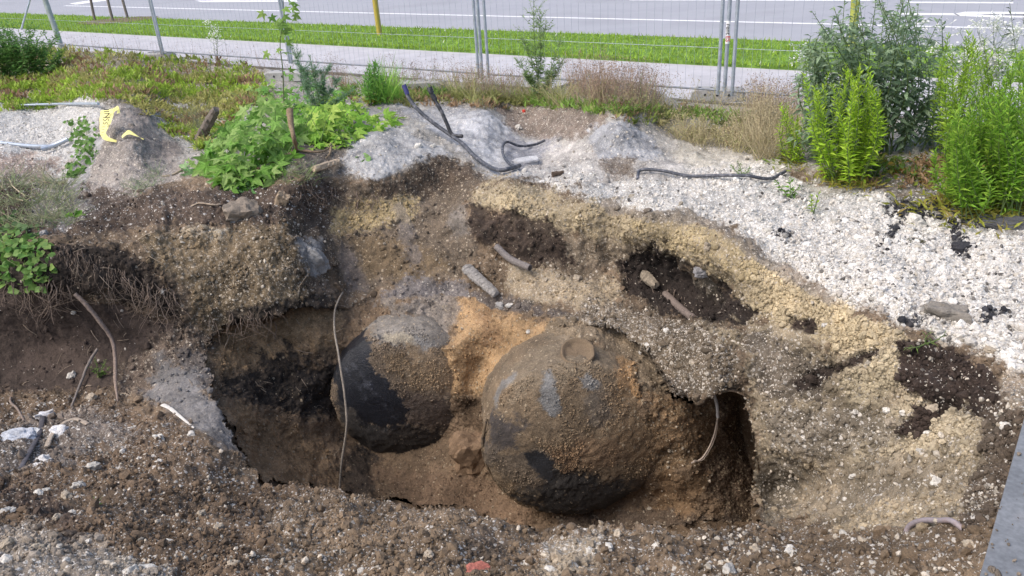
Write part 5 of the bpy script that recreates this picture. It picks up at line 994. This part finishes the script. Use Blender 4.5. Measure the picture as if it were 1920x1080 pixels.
# split wood pieces
def splinter(name, A, Bv, w, th, col, label, n=26):
    A, Bv = Vector(A), Vector(Bv); ax = (Bv-A); L = ax.length; ax.normalize(); view = (Vector((0, 0, H))-A).normalized(); sd = ax.cross(view).normalized(); up = sd.cross(ax)
    V = []; k = 9
    for i in range(n):
        u = i/(n-1); ww = w*(1-.25*u+RNG.uniform(-.08, .08))*(.75 if i in (0, n-1) else 1)
        for j in range(k):
            a = 2*math.pi*j/k; V.append(tuple(A+ax*(L*(u+(RNG.uniform(-.04, .04) if i in (0, n-1) else 0)))+sd*math.cos(a)*ww*RNG.uniform(.9, 1.1)+up*math.sin(a)*th*RNG.uniform(.7, 1.2)))
    cc = np.array([np.array(col)*RNG.uniform(.75, 1.2) for _ in range(k)]); C = np.tile(cc, (n, 1)); b = MB(); b.add(V, [[i*k+j, i*k+(j+1) % k, (i+1)*k+(j+1) % k, (i+1)*k+j] for i in range(n-1) for j in range(k)], C)
    for e in (0, (n-1)*k): b.add(V[e:e+k], [[0, i, i+1] for i in range(1, k-1)], np.array(col)*1.15)
    return tag(b.build(name, M_WOOD, smooth_=False), label, 'wood')
splinter('split_timber', over(874, 500, .05), over(925, 548, .06), .055, .03, (.25, .235, .22), 'weathered grey split timber lying on the back wall', 26)
splinter('split_timber', over(1206, 512, .08), over(1226, 532, .1), .05, .035, (.22, .185, .14), 'short pale wood stub in the dark hollow of the back wall', 12)
splinter('cut_log', over(588, 314, .06), over(634, 302, .08), .036, .034, (.42, .33, .24), 'short pale cut log below the maple heap', 16)
splinter('tree_stump', gp(372, 262, .02), pyy(405, 205, gp(385, 262).y-.05), .062, .055, (.15, .125, .105), 'dark leaning stump with grey bark left of the maple heap', 18)
tag(MB().tube([over(304, 757, .03), over(318, 766, .03), over(362, 800, .012)], [.02, .017, .006], (.62, .59, .54), k=8, flat=.25).build('white_slat', M_STONE), 'thin white slat lying at the top of the grey clay slope', 'slat')
splinter('chunk_of_wood', over(480, 316, .05), over(508, 322, .04), .035, .03, (.16, .105, .075), 'dark broken root stub under the maple leaves', 10)

# steel plank at lower right
pA, pB = at(1932, 745, .07), at(1838, 1080, .07); dP = (pB-pA).normalized(); wP_ = Vector((-dP.y, dP.x, 0)); wP_ = wP_ if wP_.x > 0 else -wP_
rp = empty('steel_plank', tuple(pB), 'long grey steel plank lying at the lower right corner', 'plank')
M_STEEL = plain('galvanised_sheet', (.21, .218, .228), .5, .15, .3, 3, c2=(.20, .20, .205), spec=.5, sc2=45)
R = np.stack([np.array(dP), np.array(wP_), [0, 0, 1]], -1); Lp = (pB-pA).length+1.2
MB().box(tuple(pA+dP*Lp/2+wP_*.15-Vector((0, 0, .02))), (Lp/2, .15, .02), R).build('top_plate', M_STEEL, rp, smooth_=False)
MB().box(tuple(pA+dP*Lp/2+wP_*.004-Vector((0, 0, .085))), (Lp/2-.002, .006, .045), R).build('side_flange', M_STEEL, rp, smooth_=False)
# caution tape on the mound
M_TAPE = plain('yellow_tape', (.78, .73, .27), .5, 0, .15, 12, spec=.4)
rt = empty('warning_tape', tuple(over(200, 230, .03)), 'crumpled yellow plastic tape with black print on the soil mound', 'tape')
def ribbon(A, Bq, name, m, n=40, ww=.004):
    SA, SB = spline(A, n), spline(Bq, n); k = 5; V = []
    for i in range(n):
        for j in range(k):
            q = SA[i]*(1-j/(k-1))+SB[i]*(j/(k-1)); V.append(q+np.array([0, -1, .4])*ww*math.sin(i*.9+j*1.3))
    return MB().add(V, [[i*k+j, i*k+j+1, (i+1)*k+j+1, (i+1)*k+j] for i in range(n-1) for j in range(k-1)]).build(name, m, rt)
Yt = min(gp(x_, y_).y+(y_-240)*.0045 for x_, y_ in ((200, 240), (195, 255), (210, 262), (215, 225), (222, 210), (235, 250)))-.05
def tp_(x, y, d=0.): return pyy(x, y, Yt+(240-y)*.0045-d)
ribbon([tp_(x, y) for x, y in ((189, 207), (187, 222), (187, 240), (189, 254), (197, 263), (218, 267))], [tp_(x, y, .02) for x, y in ((214, 203), (212, 218), (206, 234), (199, 248), (204, 257), (219, 263))], 'tape_strip', M_TAPE)
ribbon([tp_(x, y, .01) for x, y in ((206, 208), (214, 202), (222, 199), (225, 212))], [tp_(x, y, .02) for x, y in ((210, 216), (217, 208), (220, 207), (219, 213))], 'tape_strip', M_TAPE, 14)
ribbon([tp_(x, y, .02) for x, y in ((228, 255), (240, 244), (252, 250), (268, 262))], [tp_(x, y, .04) for x, y in ((229, 259), (240, 252), (254, 255), (270, 260))], 'tape_strip', M_TAPE, 24)
for ch, x, y, s_ in (('IIN', 200, 213, .075), ('IS', 198, 223, .07), ('S', 197, 231, .06), ('I', 194, 238, .045), ('I', 193, 243, .04), ('I', 192, 248, .036), ('I', 192, 253, .03), ('N', 203, 236, .04)):
    q = tp_(x, y, .045); fv = (Vector((0, 0, H))-q).normalized(); rv = Vector((-.12, 0, -1)); rv = (rv-fv*rv.dot(fv)).normalized(); Rr = Matrix((tuple(rv), tuple(fv.cross(rv)), tuple(fv))).transposed(); text_mesh(ch, s_, M_INK, q, Rr, rt, 'print', .0006)

# ------------------------------------------------------------------ roots hanging from the left bank
def root_curtain(x0, x1, y0, y1, n, ln, label):
    b = MB()
    for i in range(n):
        x = RNG.uniform(x0, x1); y = y0+(y1-y0)*(x-x0)/(x1-x0)+RNG.uniform(-14, 14); p = over(x, y, .03); pts = [p]; d = Vector((RNG.uniform(-.5, .5), -.2, -1)); L = RNG.uniform(.3, 1)*ln
        for k in range(6): d = (d+Vector((RNG.normal(0, .35), RNG.normal(0, .2), -.15))).normalized(); pts.append(pts[-1]+d*L/6)
        b.tube(spline(pts, 14), np.linspace(1, .3, 14)*RNG.uniform(.0018, .0055), np.array([.19, .145, .115])*RNG.uniform(.6, 1.4), k=4, caps=False)
        if RNG.random() < .5:
            q = pts[2]; b.tube(spline([q, q+Vector((RNG.normal(0, .08), -.02, -.05)), q+Vector((RNG.normal(0, .12), -.03, -.13))], 6), .0016, (.17, .13, .10), k=3, caps=False)
    return tag(b.build('root_tangle', M_WOOD), label, 'roots', kind='stuff')
root_curtain(110, 340, 470, 560, 150, .38, 'tangle of brown roots hanging over the dark left bank')
root_curtain(10, 130, 520, 540, 40, .35, 'thin roots hanging below the green weeds at left')
root_curtain(380, 520, 600, 590, 40, .22, 'fine roots along the overhang above the sand wall')
root_curtain(1160, 1290, 500, 560, 26, .25, 'thin roots trailing in the dark hollow of the back wall')
root_curtain(560, 700, 350, 370, 40, .3, 'fine roots at the top of the back wall')
b = MB()
for i in range(90):                                  # stray twigs and root scraps on the soil
    x, y = RNG.uniform(20, 660), RNG.uniform(350, 760); p = over(x, y, .015); d = Vector(RNG.normal(0, 1, 3)); d = (d-gn(x, y)*d.dot(gn(x, y))).normalized(); L = RNG.uniform(.04, .16); b.tube(spline([p, p+d*L*.5+gn(x, y)*.012, p+d*L+Vector((0, 0, -.005))], 7), RNG.uniform(.0015, .004), np.array([.3, .24, .18])*RNG.uniform(.6, 1.3), k=4, caps=False)
tag(b.build('root_scraps', M_WOOD), 'thin root scraps and twigs scattered on the brown bank', 'twigs', kind='stuff')

# ------------------------------------------------------------------ loose stones and clods
inpix = (PX > -25) & (PX < 1945) & (PY > 90) & (PY < 1110)
dep = proj(T3)[2]; ok = inpix & (fade > .9)
def pick(weight, n):
    p = np.where(ok, np.clip(weight, 0, None), 0); p = p/p.sum(); return RNG.choice(len(T3), n, p=p)
gray = TC.mean(1); isw = smooth(.33, .48, gray)*(TP[:, 0] > .75); soil = (1-isw)*(1-smooth(.3, .4, gray)); pit = wP > .9
def rocks(name, k, size, C, m, label, cat, sub=0, sink=.35, jag=.28, flat=(.5, .95)):
    P = T3[k]+NRM[k]*(size*(1-2*sink)*.5)[:, None]+RNG.normal(0, .006, (len(k), 3)); V, Fc, C_ = scatter_rocks(P, size, C, sub, jag, flat)
    return tag(mesh(name, V, Fc, m, None, C_, None, sub > 1), label, cat, kind='stuff')
k = pick(isw*np.clip(dep/5, .5, 2), 26000); n = len(k); sz = np.clip(RNG.lognormal(-5.35, .6, n), .003, .03)
rocks('white_gravel', k, sz, cvar((.63, .605, .565), n, .24, (.42, .38, .32)), M_STONE, 'crushed white limestone gravel on the right bank', 'gravel', sink=.6, flat=(.35, .8))
k = pick(isw*(1-cr), 2000); n = len(k); sz = np.clip(RNG.lognormal(-4.2, .4, n), .008, .04); rocks('white_gravel', k, sz, cvar((.64, .615, .575), n, .2, (.45, .41, .36)), M_STONE, 'larger flat limestone pieces bedded in the white gravel', 'gravel', sub=1, sink=.68, jag=.2, flat=(.4, .7))
k = pick(cr*(cr > .25), 800); sz = np.clip(RNG.lognormal(-4.7, .55, len(k)), .004, .035); rocks('asphalt_crumbs', k, sz, cvar((.035, .035, .04), len(k), .4), M_STONE, 'black crumbs of old asphalt on the white gravel', 'asphalt', sink=.25)
k = pick(isw, 500); sz = RNG.uniform(.006, .018, len(k)); rocks('dark_gravel', k, sz, cvar((.14, .13, .12), len(k), .5), M_STONE, 'scattered dark grains among the white gravel', 'gravel')
cl = smooth(.22, .32, gray)*(TC[:, 0] > TC[:, 2]*1.35)*(1-pit)
k = pick(cl, 8000); n = len(k); sz = np.clip(RNG.lognormal(-4.95, .5, n), .004, .035); rocks('clay_gravel', k, sz, TC[k]*RNG.uniform(.8, 1.2, (n, 1)), M_STONE, 'yellowish stones in the clay band', 'gravel', sink=.5)
CLUMP = .12+smooth(-.35, .55, vnoise(T3, 3, 610)+.7*vnoise(T3, 9, 611)+.5*vnoise(T3, 24, 612)); CL2 = .06+smooth(-.1, .7, vnoise(T3, 2.2, 613)+.7*vnoise(T3, 7, 614)+.5*vnoise(T3, 20, 615))
k = pick(soil*REL*CLUMP*(1-.75*pit)*np.clip(PY/700, .4, 1.4), 42000); n = len(k); sz = np.clip(RNG.lognormal(-5.25, .6, n), .003, .036); rocks('soil_clods', k, sz, TC[k]*RNG.uniform(.75, 1.2, (n, 1)), M_CLOD, 'loose crumbs and clods of brown soil', 'soil', sink=.4, jag=.32, flat=(.6, 1))
k = pick(soil*REL*CLUMP*(1-pit)*(PY > 330), 700); n = len(k); sz = RNG.uniform(.012, .032, n); rocks('soil_lumps', k, sz, TC[k]*RNG.uniform(.8, 1.1, (n, 1)), M_CLOD, 'larger crumbling lumps of soil', 'soil', sub=1, sink=.65, jag=.2, flat=(.6, 1))
k = pick((1-isw)*CL2*(TP[:, 0]**1.5)*(1-.8*pit)*np.clip(PY/600, .3, 1.5), 5200); n = len(k); sz = np.clip(RNG.lognormal(-5.1, .5, n), .003, .02); pc = np.array([.36, .30, .22])*(1-TP[k, 1:2])+np.array([.46, .415, .35])*TP[k, 1:2]; rocks('pebbles', k, sz, pc*RNG.uniform(.5, 1.3, (n, 1)), M_STONE, 'small pale pebbles scattered in the soil', 'pebbles', sink=.3)
k = np.nonzero(pit & inpix)[0]; k = RNG.choice(k, 12000); n = len(k); sz = np.clip(RNG.lognormal(-5.3, .4, n), .003, .014); rocks('pit_grains', k, sz, TC[k]*RNG.uniform(.7, 1.5, (n, 1)), M_CLOD, 'loose sandy grains on the pit walls', 'soil', sink=.4)

for (Pt, Ct), nm in zip(TANKPTS, ('cap', 'shell', 'cap', 'shell')):
    if nm == 'shell' or not len(Pt): continue
    px_, py_, _ = proj(Pt); nz_ = vnoise(Pt, 6, 600)+.6*vnoise(Pt, 18, 601); p_ = np.clip(nz_+.35, 0, None)*smooth(cR[2]-.5, cR[2]+.3, Pt[:, 2]+.3); k = RNG.choice(len(Pt), 5200, p=p_/p_.sum()); sz = np.clip(RNG.lognormal(-5.35, .4, len(k)), .003, .011)
    V, Fc, C_ = scatter_rocks(Pt[k]+RNG.normal(0, .004, (len(k), 3)), sz, Ct[k]*RNG.uniform(.8, 1.6, (len(k), 1)), 0, .28, (.6, 1)); tag(mesh('sand_crust', V, Fc, M_CLOD, None, C_, None, False), 'coarse sand grains stuck to a buried tank', 'sand', kind='stuff')
# dirt lying on the steel plank, heaped at its right side
n = 900; al = RNG.uniform(0, Lp, n); ac = np.where(RNG.random(n) < .72, .30-RNG.exponential(.035, n), RNG.uniform(.0, .3, n)); kk = (ac > .0); P = np.array(pA)+np.outer(al, dP)+np.outer(ac, wP_)+[0, 0, .006]; P = P[kk]; n = len(P); sz = np.clip(RNG.lognormal(-5.3, .6, n), .002, .02)
V, Fc, C_ = scatter_rocks(P, sz, cvar((.17, .14, .11), n, .35), 0); tag(mesh('plank_dirt', V, Fc, M_CLOD, None, C_, None, False), 'crumbs of soil scattered on the steel plank', 'soil', kind='stuff')
# stones one could pick out one by one
STN = [(1585, 1006, 13, 'w', 'long white stone standing on the lip at lower right'), (1618, 1015, 11, 'c', ''), (1483, 1036, 10, 'w', ''), (1694, 1055, 10, 'w', ''), (1416, 1023, 10, 'c', ''), (1376, 1040, 11, 'w', ''), (1366, 1072, 14, 'w', ''), (1335, 1045, 11, 'c', ''), (1486, 1021, 9, 'w', ''), (1755, 903, 9, 'w', ''), (1720, 843, 7, 'w', ''), (1724, 806, 9, 'w', ''), (1660, 768, 7, 'w', ''), (1668, 790, 10, 'c', ''), (1696, 772, 6, 'w', ''), (1740, 763, 9, 'c', ''), (1598, 890, 6, 'w', ''), (1602, 772, 7, 'w', ''), (1886, 798, 9, 'w', ''), (1866, 787, 8, 'c', ''), (1820, 1025, 10, 'c', ''), (1795, 1070, 12, 'c', ''), (1720, 1075, 14, 'c', ''), (1640, 1030, 8, 'w', ''),
 (992, 1043, 10, 'w', ''), (1030, 1068, 12, 'w', ''), (973, 1062, 9, 'w', ''), (988, 1066, 8, 'w', ''), (1196, 1068, 9, 'c', ''), (1154, 1025, 9, 'c', ''), (1140, 1037, 8, 'w', ''), (1108, 1040, 9, 'w', ''), (1228, 1043, 6, 'w', ''), (1258, 1073, 8, 'w', ''), (940, 982, 6, 'w', ''), (998, 1005, 7, 'c', ''), (720, 970, 7, 'w', ''), (676, 1055, 7, 'w', ''), (803, 1035, 9, 'c', ''), (775, 1018, 5, 'w', ''), (654, 994, 5, 'w', ''), (1275, 1000, 6, 'w', ''),
 (243, 795, 8, 'w', ''), (172, 873, 10, 'w', ''), (145, 906, 9, 'w', ''), (122, 920, 9, 'c', ''), (72, 915, 8, 'w', ''), (85, 912, 6, 'w', ''), (298, 827, 8, 'w', ''), (262, 858, 6, 'w', ''), (297, 867, 6, 'w', ''), (359, 820, 7, 'w', ''), (230, 842, 6, 'w', ''), (317, 1004, 8, 'w', ''), (124, 1050, 7, 'w', ''), (70, 1030, 10, 'c', ''), (8, 945, 11, 'w', ''), (10, 1050, 12, 'w', ''), (12, 1020, 9, 'c', ''), (166, 1012, 6, 'w', ''), (378, 958, 7, 'c', ''), (410, 978, 8, 'c', ''), (131, 955, 7, 'w', ''), (148, 970, 6, 'w', ''), (108, 975, 8, 'c', ''), (434, 1066, 10, 'c', ''), (270, 1065, 14, 'w', ''), (245, 1072, 11, 'w', ''), (173, 748, 8, 'c', ''), (184, 1, 0, '', ''),
 (1252, 623, 6, 'w', ''), (1200, 662, 5, 'w', ''), (1080, 517, 8, 'c', ''), (1020, 520, 6, 'c', ''), (954, 571, 7, 'w', ''), (932, 570, 9, 'g', ''), (992, 622, 6, 'w', ''), (1328, 462, 9, 'c', ''), (1210, 642, 5, 'w', ''), (1300, 680, 8, 'c', ''), (1500, 1, 0, '', ''), (1716, 410, 16, 'w', 'broad flat white stone in the gravel near the black crumbs'), (1775, 402, 8, 'w', ''), (1634, 374, 8, 'w', ''), (1420, 412, 10, 'w', ''), (1440, 436, 8, 'w', ''), (1540, 606, 7, 'w', ''), (1860, 650, 13, 'w', ''), (1880, 638, 10, 'w', ''), (1758, 612, 13, 'w', ''), (1768, 630, 8, 'c', ''), (1856, 655, 9, 'c', ''), (1510, 1, 0, '', ''), (137, 585, 5, 'w', ''), (137, 704, 8, 'w', ''), (85, 440, 8, 'g', ''), (310, 545, 6, 'w', ''), (782, 277, 7, 'w', ''), (810, 275, 7, 'w', ''), (971, 238, 7, 'w', ''), (1050, 262, 6, 'g', '')]
CC = {'w': (.50, .475, .43), 'c': (.36, .305, .235), 'g': (.24, .23, .22)}; CN = {'w': 'white', 'c': 'buff', 'g': 'grey'}
def place(x, y):
    if y > 960: v = 'on the spoil along the bottom edge'
    elif y > 840 and x < 700: v = 'on the brown spoil in front of the pit'
    elif x < 420 and y > 680: v = 'on the dark soil below the left bank'
    elif x < 420: v = 'on the left bank'
    elif x > 1380 and y > 700: v = 'on the right slope'
    elif x > 1380: v = 'in the white gravel'
    elif y < 300: v = 'on the grey ground behind the pit'
    else: v = 'in the back wall of the pit'
    return v
marks = [(895, 1058, 'red brick shard'), (1750, 985, 'lilac hose'), (1880, 930, 'steel plank'), (110, 810, 'bent strap'), (335, 775, 'white slat'), (1715, 455, 'moss cushion'), (1772, 583, 'dirty grey rock'), (1250, 560, 'rusty pipe'), (960, 480, 'clay pipe stub'), (216, 650, 'curved root'), (1082, 660, 'filler collar'), (900, 520, 'split timber'), (820, 200, 'black hose'), (980, 290, 'looped hose'), (640, 900, 'hanging root'), (182, 945, 'tiny sprout'), (60, 840, 'flat bar'), (1330, 345, 'lying hose'), (640, 925, 'foot of the hanging root'), (1310, 512, 'embedded grey stone')]
used = set()
for i, (x, y, r, c, lab) in enumerate(STN):
    if not r: continue
    q = gp(x, y); d = (q-Vector((0, 0, H))).length; s = r*d/F; fl = RNG.uniform(.55, .85); asp = RNG.uniform(.65, .95)
    if not lab:
        mk = min(marks, key=lambda m_: (m_[0]-x)**2+(m_[1]-y)**2); dx_, dy_ = x-mk[0], y-mk[1]; dd = math.hypot(dx_, dy_)
        dirn = ('right' if dx_ > 0 else 'left') if abs(dx_) > abs(dy_) else ('below' if dy_ > 0 else 'above'); near = 'close' if dd < 60 else ('a little way' if dd < 140 else 'well')
        sh = ('long ' if asp < .72 else 'round ' if asp > .87 else '')+('small ' if r < 8 else 'large ' if r > 10 else '')
        rel = f'{near} {dirn} of the {mk[2]}' if dirn in ('right', 'left') else f'{near} {dirn} the {mk[2]}'
        lab = f'{sh}{CN[c]} stone {rel}'
        if lab in used: lab += ', ' + ('upper one' if y < 900 else 'nearer one')
        if lab in used: lab = f'{sh}{CN[c]} stone {place(x, y)}, {dirn} of the {mk[2]}'
        if lab in used: lab = lab.replace(' stone', ' angular stone')
    used.add(lab)
    lump('stone', tuple(q+gn(x, y)*s*.15), (s*1.05, s*asp, s*fl), np.array(CC[c])*RNG.uniform(.85, 1.15), lab, 'stone', R=rot(RNG.uniform(-.4, .4), RNG.uniform(-.4, .4), RNG.uniform(0, 6)), sub=2, rough=.3, boxy=.3, group='single stones picked out in the soil', seed=i*7.3)
